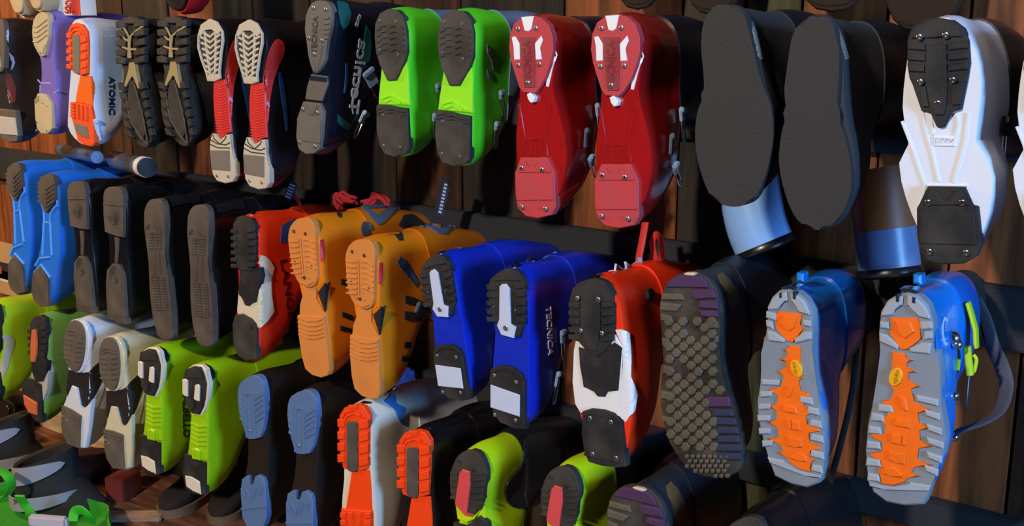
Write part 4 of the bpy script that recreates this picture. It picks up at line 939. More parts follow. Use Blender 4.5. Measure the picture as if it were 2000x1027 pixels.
def pale_boot(heel, toe, label, sh, cf):
    b = Boot('ski_boot', label, 'ski boots with forked white toes and black midsoles', heel, toe, 'I', ref=((482,210),(512,782),'I',YS), girth=0.88)
    b.body([(218,455,512),(260,438,530),(330,437,540),(400,446,540),(450,458,548),(520,462,556),(600,458,552),(660,458,552),(720,468,560),(782,495,560)], sh, cf)
    b.plate('heel_rim', [(484,209),(515,222),(536,280),(538,370),(522,430),(498,447),(470,436),(444,392),(437,320),(437,260),(455,220)], sh, w0=-0.004, smooth=2)
    b.plate('heel_pad', [(480,214),(505,228),(522,280),(524,370),(510,428),(492,440),(470,430),(447,388),(440,320),(440,262),(456,224)], GY, w0=-0.009, smooth=2,
            ridges=[[(446,y),(472,y+4)] for y in (300,322,344,366,388)]+[[(490,y+4),(518,y)] for y in (300,322,344,366,388)]+[[(450,268),(478,258),(512,268)],[(452,282),(480,272),(514,282)]], rw=0.004)
    b.blocks('black_midsole', [[(458,446),(520,444),(544,430),(550,500),(552,584),(545,600),(528,590),(508,515),(484,510),(466,575),(456,540)]], plastic('midsole_black', '#1b1b1d', rough=0.5), -0.001, 0.003)
    b.plate('white_fork', [(458,606),(466,585),(484,511),(508,515),(528,590),(545,601),(560,582),(572,548),(572,700),(566,775),(545,780),(540,640),(458,612)], sh, w0=-0.005)
    b.decal('midsole_side', [(536,440),(560,408),(590,380),(606,378),(612,440),(590,510),(562,575),(548,590),(548,500)], plastic('midsole_black', '#1b1b1d', rough=0.5), 'I')
    b.decal('fork_side', [(548,600),(560,582),(622,455),(612,520),(592,600),(580,690),(606,745),(560,778),(546,690)], sh, 'I')
    b.plate('toe_pad', [(458,608),(500,616),(540,632),(542,700),(548,780),(500,776),(472,735),(462,690)], GY, w0=-0.010, ridges=[[(462,618),(536,640)],[(462,630),(534,652)]], rw=0.003)
    b.screws([(468,655),(484,668)], 'I', w=-0.0105, r=0.0028)
    return b
pale_boot((342,140), (318,682), 'ski boot with blue-white shell and forked white toe, beside the green boot', plastic('porcelain', '#cdd6e2', rough=0.3, dirt=0.15), plastic('steel_blue_cuff', '#93b0d6', rough=0.3))
pale_boot((482,210), (512,782), 'ski boot with cream shell and forked cream toe, beside the lime pair', plastic('ivory', '#c9c3a4', rough=0.35, dirt=0.2), plastic('grey_black_cuff', '#45443f', rough=0.4))

def lime_boot(heel, toe, label, word):
    b = Boot('ski_boot', label, 'lime ski boots with black toe ends', heel, toe, 'I', ref=((850,336),(842,890),'I',YS))
    li = plastic('lime', '#93c40c', rough=0.34, dirt=0.08, dirtc='#5f8a08'); wi = plastic('tread_white', '#d8d0bc')
    b.body([(346,815,882),(390,802,894),(450,802,900),(510,812,898),(560,824,898),(620,822,898),(680,814,898),(730,802,898),(790,794,898),(840,798,896),(888,815,890)], li, li)
    b.plate('heel_rim', [(838,332),(872,334),(892,352),(898,386),(906,410),(902,470),(893,515),(872,552),(836,545),(812,505),(800,442),(799,380),(818,346)], wi, w0=-0.005)
    b.plate('heel_tread', [(845,337),(875,342),(888,372),(898,412),(894,470),(886,510),(868,546),(836,540),(812,502),(801,440),(801,382),(820,348)], BK, w0=-0.008, extra=[[(812,350),(850,342),(876,352),(884,388),(838,384),(806,388)],[(812,490),(826,478),(850,486),(850,512),(830,530)],[(856,492),(886,486),(884,512),(866,540)]], rh=0.003)
    b.blocks('white_insert', [[(801,392),(812,390),(822,397),(822,466),(812,464),(801,452)],[(855,416),(868,414),(874,424),(872,486),(862,484),(850,476)]], wi, -0.0115, -0.004)
    b.plate('shank', [(826,545),(890,545),(896,600),(898,745),(838,742),(812,715),(822,640)], li, w0=-0.003, ridges=[[(828,y),(856,y+16),(892,y+14)] for y in (582,602,622,642,662)]+[[(832,700),(872,706)]], rw=0.006, rh=0.004)
    b.blocks('hinge_block', [[(834,692),(858,688),(872,700),(870,742),(838,736)]], li, -0.010, 0.001, bevel=0.003)
    b.plate('toe_pad', [(800,716),(832,722),(838,744),(890,752),(890,888),(842,888),(806,862),(795,800)], BK, w0=-0.007)
    b.blocks('white_patch', [[(808,806),(836,812),(870,832),(876,886),(842,872),(814,852)]], wi, -0.009, -0.004)
    b.decal('heel_fin', [(880,332),(905,344),(924,372),(922,392),(904,408),(894,360)], BK, 'I', thick=0.003)
    if word: b.word('DALBELLO', (980,505), (980,740), (1006,505), plastic('print_olive', '#27360a'), 'I')
    return b
l1 = lime_boot((655,262), (650,802), 'lime ski boot with dark side lettering, left one of the lime pair', False)
l1.real(); l1.word('DALBELLO', (782,436), (786,646), (812,436), plastic('print_olive', '#27360a'), 'I')
lime_boot((850,336), (842,890), 'lime ski boot without lettering, right one of the lime pair', False)

def slate_boot(heel, toe, label):
    b = Boot('ski_boot', label, 'black ski boots with grey-blue pads', heel, toe, 'J', ref=((466,236),(446,1140),'J',YS))
    sb = rubber('dusty_blue', '#53709a', dirtc='#4d5f7c', rough=0.6)
    b.body([(246,415,520),(300,388,542),(400,380,548),(480,388,545),(560,410,538),(640,410,535),(740,400,530),(820,380,526),(900,368,524),(1000,368,522),(1080,385,515),(1140,415,490)], plastic('espresso', '#1b1613', rough=0.45), shellblack)
    b.plate('heel_pad', [(465,237),(510,243),(535,280),(546,380),(540,500),(505,600),(440,602),(420,590),(400,500),(380,430),(381,320),(400,270)], sb, w0=-0.009, smooth=2,
            ridges=[[(388,y),(424,y+30)] for y in (345,375,405,440,475)]+[[(478,y+34),(538,y)] for y in (345,375,405,440,475)]+[[(426,345),(424,590)],[(476,345),(474,590)],[(424,345),(448,338),(478,345)]], rw=0.005)
    b.plate('toe_pad', [(378,832),(405,815),(425,820),(430,868),(452,872),(458,826),(480,816),(512,838),(522,870),(522,1060),(500,1115),(446,1140),(400,1118),(370,1050),(366,900)], sb, w0=-0.009,
            ridges=[[(400,880),(428,945)],[(468,880),(446,945)],[(370,1000),(520,1000)],[(376,880),(388,930)],[(505,885),(490,930)]], rw=0.005)
    b.screws([(446,556)], 'J', w=-0.0092, r=0.003)
    return b
slate_boot((166,152), (190,1052), 'black ski boot with grey-blue pads, bottom row, next to the lime pair')
slate_boot((466,236), (446,1140), 'black ski boot with grey-blue pads, bottom row, next to the white and orange boot')

def orange_tread(heel, toe, label, sh, cf, shank_side):
    b = Boot('ski_boot', label, 'ski boots with bright orange treads and black inserts', heel, toe, 'J', ref=((762,322),(768,1245),'J',YS))
    og = rubber('signal_orange', '#ee4410', dirtc='#b8350e', dirt=0.15, rough=0.5, bump=0.1)
    b.body([(330,705,820),(380,676,842),(470,668,848),(580,670,848),(660,682,848),(720,690,852),(800,680,858),(900,672,866),(1000,672,872),(1100,678,870),(1180,700,862),(1245,735,840)], sh, cf)
    b.plate('heel_tread', [(672,380),(700,338),(740,324),(762,320),(810,334),(838,380),(842,500),(834,690),(790,706),(720,700),(692,688),(674,600),(669,450)], og, w0=-0.006,
            extra=[[(666,y),(706,y+4),(706,y+44),(668,y+46)] for y in (402,474,540,606)]+[[(788,y+6),(842,y-6),(842,y+40),(790,y+52)] for y in (412,484,554,624)]+[[(730,322),(780,322),(778,345),(734,345)]], rh=0.0035)
    b.ridges('tread', [[(690,400),(705,366),(760,348),(806,366),(824,400)],[(705,410),(720,384),(760,370),(794,384)]], og, w=0.005, h=0.003, base=-0.006)
    b.blocks('black_insert', [[(716,430),(728,418),(772,418),(782,430),(784,690),(770,706),(732,704),(718,680)]], rubber('insert_charcoal', '#46413c'), -0.0085, -0.003)
    b.plate('shank', [(736,706),(838,702),(846,800),(852,940),(700,932),(722,820)], og, w0=-0.0035)
    b.plate('toe_tread', [(682,922),(856,936),(862,1060),(864,1180),(830,1230),(768,1244),(706,1220),(682,1150)], og, w0=-0.007, extra=[[(684,940+k*44),(716,944+k*44),(714,974+k*44),(684,970+k*44)] for k in range(5)]+[[(822,944+k*44),(860,944+k*44),(860,972+k*44),(824,976+k*44)] for k in range(5)]+[[(726,940),(750,944),(750,1010),(732,1004)],[(772,944),(800,946),(800,1012),(780,1010)]], rh=0.0035)
    b.decal('heel_plate', [(780,316),(800,306),(850,312),(840,322),(800,324)], CHROME(), 'J')
    return b
ot = orange_tread((762,322), (768,1245), 'cream-white ski boot with bright orange tread, bottom row under the orange boot', plastic('warm_white', '#d8d0bc', rough=0.35, dirt=0.08), plastic('cool_white', '#ccd0d8', rough=0.35), True)
ot.decal('blue_flap', [(920,310),(960,270),(985,275),(985,320),(1040,345),(1018,440),(1000,420),(975,350)], plastic('flap_blue', '#3f78bc', rough=0.4), 'J', thick=0.003)
orange_tread((1112,470), (1112,1400), 'glossy black ski boot with bright orange tread, bottom row right of the cream-white one', shellblack, shellblack, False)

def pink_boot(heel, toe, label, cap):
    b = Boot('ski_boot', label, 'neon yellow-green ski boots with pink inserts', heel, toe, 'K', ref=((272,456),(300,1440),'K',YS))
    ny = plastic('neon_yellow', '#b8dc10', rough=0.4, dirt=0.06); pk = plastic('pink_insert', '#d04848', rough=0.45)
    b.body([(468,205,330),(520,172,362),(600,148,382),(700,148,376),(780,160,360),(850,178,345),(920,190,360),(1000,180,380),(1100,172,400),(1200,172,410),(1300,190,400),(1400,220,380),(1440,260,350)], ny, plastic('ink_cuff', '#141a24', rough=0.4), split=0.115)
    b.plate('heel_pad', [(205,485),(258,457),(318,466),(358,520),(382,600),(372,700),(346,830),(292,874),(268,868),(185,800),(152,740),(146,650),(165,550)], BK2, w0=-0.008, smooth=2,
            ridges=[[(155,y),(200,y+6)] for y in (600,640,680,720,760)]+[[(300,y+8),(370,y)] for y in (600,640,680,720,760,800)], rw=0.006)
    b.blocks('pink_insert', [[(216,600),(236,576),(282,592),(285,690),(262,858),(300,868),(296,880),(250,876),(186,802),(202,700)]], pk, -0.0115, -0.003)
    b.plate('lime_lip', [(176,812),(250,880),(300,882),(330,850),(300,905),(250,928),(190,905)], ny, w0=-0.006)
    b.plate('sole_cover', [(160,930),(250,950),(330,885),(385,930),(402,1100),(408,1300),(300,1440),(200,1400),(168,1200)], BK2, w0=-0.005)
    b.screws([(208,524),(305,585)], 'K', w=-0.0085, r=0.004, m=BK)
    return b
pk1 = pink_boot((272,456), (300,1440), 'neon yellow-green ski boot with pink insert and a black side cap', True)
pk1.decal('black_side_cap', [(610,400),(660,365),(740,352),(810,370),(838,430),(830,560),(760,720),(690,815),(600,838),(530,832),(490,780),(486,700),(520,640),(570,590),(600,520)], plastic('cap_black', '#242a33', rough=0.35), 'K', thick=0.004, smooth=2)
pink_boot((872,560), (900,1545), 'neon yellow-green ski boot with pink insert, under the red-orange boot', False)

def plain_dark(heel, toe, crop, label, name='ski_boot', m1=None, m2=None, ys=YS):
    b = Boot(name, label, None, heel, toe, crop, ref=((466,236),(446,1140),'J',YS), ys=ys)
    b.body([(246,415,520),(300,388,542),(400,380,548),(480,388,545),(560,410,538),(640,410,535),(740,400,530),(820,380,526),(900,368,524),(1000,368,522),(1080,385,515),(1140,415,490)], m1 or shellblack, m2 or shellblack)
    b.plate('heel_pad', [(465,237),(510,243),(535,280),(546,380),(540,500),(505,600),(440,602),(420,590),(400,500),(380,430),(381,320),(400,270)], BK2, w0=-0.009, smooth=2)
    b.plate('toe_pad', [(378,832),(405,815),(480,816),(512,838),(522,870),(522,1060),(500,1115),(446,1140),(400,1118),(370,1050),(366,900)], BK2, w0=-0.009)
    return b
plain_dark((1455,1008), (1490,1400), 'P', 'black ski boot, only its grey heel showing, right of the plum honeycomb heel')

# ================================================================== other things
# top-left and top edge: toes of the row above
def upper_toe(name, label, c, r, L, m, m2, group=None, ys=YS, cat='boot'):
    """toe end of a boot hanging in the row above the frame"""
    p = aty(c, ys); T = p; H = p + Vector((-0.02, 0, L))
    b = Boot.__new__(Boot)
    root = empty(name, H, label, cat, group)
    bm = bmesh.new(); n = 20
    rings = []
    for w, top, bot, k in ((0.0, 0, 1.0, 1.0), (0.01, 0.0, 1.01, 1.04), (0.04, 0, 1.0, 1.06), (0.06, 0, 0.94, 1.0), (0.085, 0, 0.8, 0.9), (0.12, 0, 0.6, 0.8), (0.2, 0, 0.5, 0.8), (0.315, 0.0, 0.55, 0.9)):
        ring = []
        for i in range(n):
            a = 2*math.pi*i/n; h = L*bot
            x = r*k*math.copysign(abs(math.cos(a))**0.75, math.cos(a)); z = -h/2 + h/2*math.copysign(abs(math.sin(a))**0.6, math.sin(a))
            x *= 0.86+0.14*abs(z/h*1.0)
            ring.append(bm.verts.new((x + 0.02*(-z/L), w, z)))
        rings.append(ring)
    for a, b_ in zip(rings, rings[1:]):
        for i in range(n): bm.faces.new((a[i], a[(i+1) % n], b_[(i+1) % n], b_[i]))
    bm.faces.new(rings[0]); bm.faces.new(rings[-1])
    mesh_obj('shell', bm, m, root)
    bm = bmesh.new(); pts = []
    for i in range(24):
        a = 2*math.pi*i/24; pts.append((r*0.9*math.copysign(abs(math.cos(a))**0.75, math.cos(a))+0.018, -L*0.78+L*0.2*math.sin(a)))
    add_prism(bm, pts, -0.008, 0.004, 0.002); mesh_obj('toe_pad', bm, m2, root)
    return root
beige_m = rubber('sand', '#b3a27c', dirtc='#8b7d60'); 
upper_toe('boot', 'beige toe of a boot hanging above the frame, left of the white tube end', (42,31), 0.036, 0.30, beige_m, beige_m, 'beige boots above the frame')
upper_toe('boot', 'beige toe of a boot hanging above the frame, right of the white tube end', (78,23), 0.034, 0.30, beige_m, beige_m, 'beige boots above the frame')
brn = plastic('bark_brown', '#2a1d15', rough=0.8, spec=0.2)
for i, (x, y, r, lab) in enumerate(((1244,16,0.05,'dark toe of a boot hanging above the frame, over the right-hand red boot'), (1392,26,0.058,'dark toe of a boot hanging above the frame, over the left flat grey sole'), (1625,20,0.062,'dark toe of a boot hanging above the frame, over the right flat grey sole'), (1800,60,0.062,'dark toe of a boot hanging above the frame, left over the white boot'))):
    upper_toe('boot', lab, (x, y), r, 0.30, brn, brn, 'dark boots above the frame', ys=-0.10)
for o in [o for o in bpy.data.objects if o.get('group') == 'dark boots above the frame']:
    o.scale = (1, 0.3, 1)
redc = upper_toe('boot', 'red and black toe of a boot hanging above the frame, over the black hiking soles', (352,26), 0.045, 0.30, plastic('cherry', '#a81820', rough=0.3), shellblack)

# white tube end and the printed carton strips at top left
def cyl(name, a, b_, r, m, label=None, cat=None, seg=24, parent=None, group=None):
    bm = bmesh.new(); add_tube(bm, [a, b_], r, seg); o = mesh_obj(name, bm, m, parent)
    if label: tag(o, label, cat, group)
    return o
t0 = aty((58,34), -0.30); t1 = aty((58,12), -0.30)
cyl('tube_cap', t0, t1+Vector((0,0,0.0)), 0.017, plastic('tube_white', '#e4dccc'), 'short white tube end standing between two beige boot toes', 'tube')
car = empty('carton', aty((122,28), -0.30), 'white carton with red lettering and a red stripe, behind the purple boot', 'carton')
def panel(parent, name, x0, y0, x1, y1, y, m, d=0.02):
    a = aty((x0, y1), y); c_ = aty((x1, y0), y); bm = bmesh.new()
    add_box(bm, ((a.x+c_.x)/2-parent.location.x, y+d/2-parent.location.y, (a.z+c_.z)/2-parent.location.z), (c_.x-a.x, d, c_.z-a.z)); return mesh_obj(name, bm, m, parent, smooth=False)
cw = mat('carton_white', '#e6e2dc', rough=0.7); crd = mat('carton_red', '#d03a2c', rough=0.7)
panel(car, 'box', 103, -30, 154, 30, -0.30, cw, 0.04)
panel(car, 'red_stripe', 141, -30, 152, 29, -0.302, crd, 0.003)
panel(car, 'grey_stripe', 104, -30, 118, 28, -0.302, mat('carton_grey', '#aab4bc', rough=0.7), 0.003)
def word_world(parent, text, p0, p1, ph, y, m, name='lettering', thick=0.0015):
    vs, fs = text_mesh(text); bm = bmesh.new(); vv = []
    for x, v in vs:
        q = aty((p0[0]+(p1[0]-p0[0])*x+(ph[0]-p0[0])*v, p0[1]+(p1[1]-p0[1])*x+(ph[1]-p0[1])*v), y); vv.append(bm.verts.new(q-parent.location))
    for f in fs:
        try: bm.faces.new([vv[i] for i in f])
        except Exception: pass
    ex = bmesh.ops.extrude_face_region(bm, geom=bm.faces[:])
    for g in ex['geom']:
        if isinstance(g, bmesh.types.BMVert): g.co.y += thick
    return mesh_obj(name, bm, m, parent, smooth=False)
word_world(car, 'SIM', (126,26), (150,26), (126,12), -0.3035, crd)
word_world(car, 'G', (127,12), (138,12), (127,0), -0.3035, crd)

# blue-grey poles lying on the middle rail behind the left boots
def pole(p0, p1, y0, y1, r, label, endcap):
    a = aty(p0, y0); b_ = aty(p1, y1); d = (b_-a)
    root = empty('steel_tube', a, label, 'tube', 'blue and steel tubes between the top and middle rows')
    bm = bmesh.new(); add_tube(bm, [Vector(), d], r, 22); mesh_obj('tube', bm, mat('blue_steel', '#6a7a9c', rough=0.25, metal=0.5), root)
    for f in ((0.25, 0.34), (0.55, 0.7)) if endcap else ((0.2, 0.5),):
        bm = bmesh.new(); add_tube(bm, [d*f[0], d*f[1]], r*1.04, 22); mesh_obj('band', bm, mat('bronze_band', '#8c7048', rough=0.3, metal=0.6), root)
    if endcap:
        bm = bmesh.new(); add_tube(bm, [d*0.86, d*0.97], r*1.12, 22); mesh_obj('white_ring', bm, plastic('ring_white', '#d8d4cc'), root)
        bm = bmesh.new(); add_tube(bm, [d*0.97, d*1.02], r*1.06, 22); mesh_obj('end_plug', bm, shellblack, root)
pole((226,312), (288,327), -0.24, -0.30, 0.021, 'blue tube with a white ring and black end plug, beside the black swirl-soled boots', True)
pole((118,292), (190,307), -0.20, -0.28, 0.015, 'slim steel tube with a bronze band, under the orange-treaded boot', False)

# pale curved tubes behind the flat grey soles
def sleeve(path, y0, rr, label, two=False):
    pts = [aty(p, y) for p, y in path]; H = pts[0].copy()
    root = empty('liner_shaft', H, label, 'liner', 'pale blue liner shafts hanging behind the flat soles')
    pts = [p-H for p in crv(pts, False, 6)]
    n = len(pts)
    R_ = [rr[0]+(rr[1]-rr[0])*i/(n-1) for i in range(n)]
    k = n if not two else int(n*0.62)  # with two, the brown upper part paints in warm light on the shaft
    bm = bmesh.new(); add_tube(bm, pts[:k], R_[:k], 32); mesh_obj('shaft', bm, plastic('warm_lit_shaft', '#8a4a20', rough=0.5) if two else plastic('pale_azure', '#86b4f0', rough=0.32, dirt=0.06), root)
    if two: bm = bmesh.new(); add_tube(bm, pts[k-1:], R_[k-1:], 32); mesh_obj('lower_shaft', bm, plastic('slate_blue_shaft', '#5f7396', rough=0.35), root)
    d = (pts[-1]-pts[-3]).normalized()
    bm = bmesh.new(); add_tube(bm, [pts[-1]-d*0.006, pts[-1], pts[-1]+d*0.006, pts[-1]+d*0.009], [rr[1]*1.02, rr[1]*1.08, rr[1]*1.06, rr[1]*0.9], 32); mesh_obj('rim', bm, shellblack, root)
sleeve([((1455,300),-0.09),((1464,370),-0.095),((1476,435),-0.10),((1494,482),-0.10)], 0, (0.050, 0.050), 'pale blue curved shaft with a black rim, under the left flat grey sole')
shaft2 = sleeve([((1712,330),-0.09),((1722,400),-0.095),((1731,470),-0.10),((1738,530),-0.105)], 0, (0.046, 0.047), 'pale blue shaft with warm light painted brown, black rim, under the right flat grey sole', True)

# black strap hanging right of the first trekking boot
bm = bmesh.new(); add_tube(bm, crv([aty(p, y) for p, y in (((1668,600),-0.08),((1672,690),-0.08),((1662,780),-0.08),((1641,870),-0.10),((1620,945),-0.09))], False, 6), 0.005, 10, flat=(0.0055, 0.0025))
tag(mesh_obj('strap', bm, mat('black_webbing', '#0c0c0e', rough=0.8)), 'long thin black strap hanging down between the two blue touring boots', 'strap')

# red cords on top of the orange boots
def cords(path, label, n=7, r=0.0035, spread=0.012):
    base = [aty(p, y) for p, y in path]; H = base[0].copy(); bm = bmesh.new()
    for k in range(n):
        off = Vector((random.uniform(-1, 1), random.uniform(-1, 1), random.uniform(-1, 1)))*spread*0.5
        pts = [b_-H+off*(0.4+0.9*abs(math.sin(i*1.3+k))) for i, b_ in enumerate(base)]
        add_tube(bm, crv(pts, False, 5), r, 8)
    return tag(mesh_obj('cord', bm, mat('red_cord', '#b01e26', rough=0.6, bump=0.6, scale=300)), label, 'cord', 'red cords on the orange boots')
o = cords([((664,404),-0.16),((656,388),-0.15),((664,382),-0.14),((676,386),-0.14),((692,392),-0.14)], 'rolled red cord lying on the left orange boot'); o.location = aty((664,404),-0.16)
o = cords([((712,398),-0.13),((726,390),-0.12),((738,381),-0.12),((750,388),-0.12),((760,398),-0.12)], 'fanned red cord lying behind the orange boots'); o.location = aty((712,398),-0.13)

# grey-blue V plates of the orange boots' cuffs belong to those boots: frames with a hollow centre
def vplate(bt, outer, hole, y, name='cuff_plate'):
    bt.real()
    bm = bmesh.new(); hgt = 0.006
    po = [bt.loc(p, 'R', y) for p in outer]; pi = [bt.loc(p, 'R', y) for p in hole]; n = len(po)
    sets = []
    for dy in (0, 0.008):
        sets.append(([bm.verts.new(p+Vector((0, dy, 0))) for p in po], [bm.verts.new(p+Vector((0, dy, 0))) for p in pi]))
    for a in range(n):
        b_ = (a+1) % n
        (o0, i0), (o1, i1) = sets
        bm.faces.new((o0[a], o0[b_], i0[b_], i0[a])); bm.faces.new((o1[b_], o1[a], i1[a], i1[b_]))
        bm.faces.new((o0[a], o1[a], o1[b_], o0[b_])); bm.faces.new((i0[b_], i1[b_], i1[a], i0[a]))
    q = mesh_obj(name, bm, buckgrey, bt.root, smooth=False)
    return q

# tall things on the floor, bottom left
def strap_boot(c, z, r, h, label, tilt=0.0):
    base = atz(c, z); root = empty('ankle_boot', base, label, 'boot', 'dark boots with grey bands standing on the floor'); root.rotation_euler = (0, tilt, math.radians(30))
    def ellring(zz, rx, ry, cx=0, n=32, slope=0): return [Vector((cx+rx*math.cos(2*math.pi*k/n), ry*math.sin(2*math.pi*k/n), zz+slope*math.cos(2*math.pi*k/n))) for k in range(n)]
    def loft_(rings, m, name):
        bm = bmesh.new(); R_ = [[bm.verts.new(p) for p in r_] for r_ in rings]; n = len(R_[0])
        for a, b_ in zip(R_, R_[1:]):
            for i in range(n): bm.faces.new((a[i], a[(i+1) % n], b_[(i+1) % n], b_[i]))
        bm.faces.new(R_[0]); bm.faces.new(R_[-1]); return mesh_obj(name, bm, m, root)
    loft_([ellring(0, r*1.5, r*0.85, r*0.4), ellring(0.03, r*1.55, r*0.92, r*0.4), ellring(h*0.35, r*1.35, r*0.92, r*0.2), ellring(h*0.55, r*1.1, r*0.95), ellring(h*0.8, r*1.05, r*0.98, 0, slope=0.012), ellring(h*0.92, r*1.08, r, 0, slope=0.028), ellring(h*0.92-0.004, r*0.95, r*0.88, 0, slope=0.028), ellring(h*0.6, r*0.85, r*0.8)], mat('dark_felt', '#231f1c', rough=0.85, bump=0.3), 'upper')
    gm = mat('pale_grey_band', '#8f8f98', rough=0.6)
    def band(z0, z1, k, name, a0=150, a1=350, s=0.0):
        bm = bmesh.new(); n = 26; pr = None
        for i in range(n+1):
            a = math.radians(a0+(a1-a0)*i/n); f = max(0.0, math.sin(math.pi*i/n))**0.5
            mid = (z0+z1)/2; hh = (z1-z0)/2*f+0.0005; zc = mid+s*math.cos(a)
            q = [Vector((r*1.08*k*math.cos(a), r*k*math.sin(a), zc-hh)), Vector((r*1.13*k*math.cos(a), r*1.04*k*math.sin(a), zc-hh)), Vector((r*1.13*k*math.cos(a), r*1.04*k*math.sin(a), zc+hh)), Vector((r*1.08*k*math.cos(a), r*k*math.sin(a), zc+hh))]
            q = [bm.verts.new(p) for p in q]
            if pr:
                for j in range(4): bm.faces.new((pr[j], pr[(j+1) % 4], q[(j+1) % 4], q[j]))
            pr = q
        mesh_obj(name, bm, gm, root)
    band(h*0.62, h*0.90, 1.0, 'grey_band', a0=120, a1=330, s=0.026); band(h*0.22, h*0.42, 1.16, 'grey_band', a0=150, a1=350, s=0.015)
    return root
strap_boot((100,995), 0.0, 0.078, 0.175, 'dark low boot with two pale grey bands, standing in the green bag')
strap_boot((18,925), 0.0, 0.075, 0.175, 'dark low boot with pale grey bands, standing behind the other at the left edge')

# green mesh bag
bagm = mat('green_mesh', '#2fa01e', rough=0.6, bump=1.0, scale=160, dirt=0.4, dirtc='#1c6410')
c0 = atz((70,1045), 0.0); root = empty('mesh_bag', c0, 'bright green mesh bag with looped handles, on the floor at bottom left', 'bag')
bm = bmesh.new(); n = 40; prev = None
for zz, k in ((0.0, 0.86), (0.015, 1.0), (0.04, 1.04), (0.06, 1.02), (0.058, 0.99), (0.02, 0.96), (0.01, 0.8)):
    ring = [bm.verts.new((0.25*k*math.cos(2*math.pi*i/n)+0.012*math.sin(5*2*math.pi*i/n), 0.15*k*math.sin(2*math.pi*i/n)+0.008*math.sin(7*2*math.pi*i/n), zz+0.008*math.sin(3*2*math.pi*i/n)*(zz > 0.05))) for i in range(n)]
    if prev:
        for i in range(n): bm.faces.new((prev[i], prev[(i+1) % n], ring[(i+1) % n], ring[i]))
    else: bm.faces.new(ring)
    prev = ring
bm.faces.new(prev); mesh_obj('bag_body', bm, bagm, root)
def wl(path): return [atz(p, z)-c0 for p, z in path]
gs = mat('green_webbing', '#2fb41e', rough=0.5, bump=0.5, scale=200)
for path in ([((0,918),0.16),((16,930),0.16),((22,950),0.13),((14,966),0.10),((0,972),0.09)], [((38,968),0.16),((48,985),0.13),((60,1002),0.11),((68,1014),0.09)], [((142,1018),0.08),((146,1000),0.10),((160,996),0.11),((172,1006),0.10),((178,1020),0.07)]):
    bm = bmesh.new(); add_tube(bm, crv(wl(path), False, 5), 0.01, 10, flat=(0.013, 0.003)); mesh_obj('handle', bm, gs, root)
bm = bmesh.new(); P = atz((95,1018), 0.115)-c0; add_box(bm, P, (0.10, 0.02, 0.03), Matrix.Rotation(0.5, 3, 'Z'), 0.006); mesh_obj('label_patch', bm, plastic('label_silver', '#b8b0b4'), root)

# dark shoe with an orange side, at the left edge, and low brown shoes under the lime boots
def low_shoe(c, z, L, rot, m_up, m_so, label, group=None, name='shoe', extra=None):
    base = atz(c, z)-Vector((L*math.cos(rot), L*math.sin(rot), 0)); root = empty(name, base, label, 'shoe', group); root.rotation_euler = (0, 0, rot)
    prof = [(0.0, 0.030), (0.06, 0.036), (0.2, 0.037), (0.4, 0.033), (0.6, 0.040), (0.8, 0.044), (0.93, 0.034), (1.0, 0.012)]
    hgt = [(0, 0.075), (0.2, 0.085), (0.38, 0.082), (0.5, 0.07), (0.7, 0.048), (0.9, 0.035), (1.0, 0.018)]
    bm = bmesh.new(); rings = []
    for i in range(25):
        t = i/24; x = L*t; w_ = interp(prof, t); h = interp(hgt, t); ring = []
        for k in range(14):
            a = 2*math.pi*k/14; ring.append(bm.verts.new((x, w_*math.copysign(abs(math.cos(a))**0.7, math.cos(a)), 0.018+h/2+h/2*math.copysign(abs(math.sin(a))**0.8, math.sin(a)))))
        rings.append(ring)
    for a, b_ in zip(rings, rings[1:]):
        for i in range(14): bm.faces.new((a[i], a[(i+1) % 14], b_[(i+1) % 14], b_[i]))
    bm.faces.new(rings[0]); bm.faces.new(rings[-1]); mesh_obj('upper', bm, m_up, root)
    bm = bmesh.new(); pts = [(L*t, interp(prof, t)*1.1) for t, _ in prof] + [(L*t, -interp(prof, t)*1.1) for t, _ in prof[::-1]]
    v0 = [bm.verts.new((x, y, 0)) for x, y in crv(pts, True, 3)]; v1 = [bm.verts.new((x, y, 0.024)) for x, y in crv(pts, True, 3)]
    bm.faces.new(v0); bm.faces.new(v1)
    for i in range(len(v0)): bm.faces.new((v0[i], v0[(i+1) % len(v0)], v1[(i+1) % len(v0)], v1[i]))
    mesh_obj('sole', bm, m_so, root)
    bm = bmesh.new(); add_tube(bm, [Vector((L*0.22+0.045*math.cos(a), 0.026*math.sin(a), 0.1+0.004*math.cos(a))) for a in [2*math.pi*k/16 for k in range(17)]], 0.005, 8); mesh_obj('collar', bm, inner, root)
    return root
low_shoe((318,1012), 0.0, 0.29, math.radians(-78), mat('dark_brown_suede', '#1f1713', rough=0.85), mat('tan_midsole', '#6a5440', rough=0.8), 'dark brown shoe with tan midsole under the left lime boot', 'dark brown shoes with tan midsoles on the floor')
low_shoe((424,1026), 0.0, 0.29, math.radians(-62), mat('dark_brown_suede', '#1f1713', rough=0.85), mat('tan_midsole', '#6a5440', rough=0.8), 'dark brown shoe with tan midsole under the right lime boot', 'dark brown shoes with tan midsoles on the floor')

b = Boot('ski_boot', 'black ski boot with burnt orange rand, hanging at the left edge below the yellow-green boot', None, (-55,785), (5,868), 'P', ys=-0.175)
b.root.scale.y = 0.42
b.body([(785,-85,-5),(800,-92,30),(815,-88,40),(830,-80,44),(850,-60,36),(868,-20,14)], shellblack, shellblack)
b.decal('orange_rand', [(0,838),(22,824),(46,812),(40,838),(22,856),(0,864)], plastic('burnt_orange', '#d0480f', rough=0.35), 'P', thick=0.002)
root = None

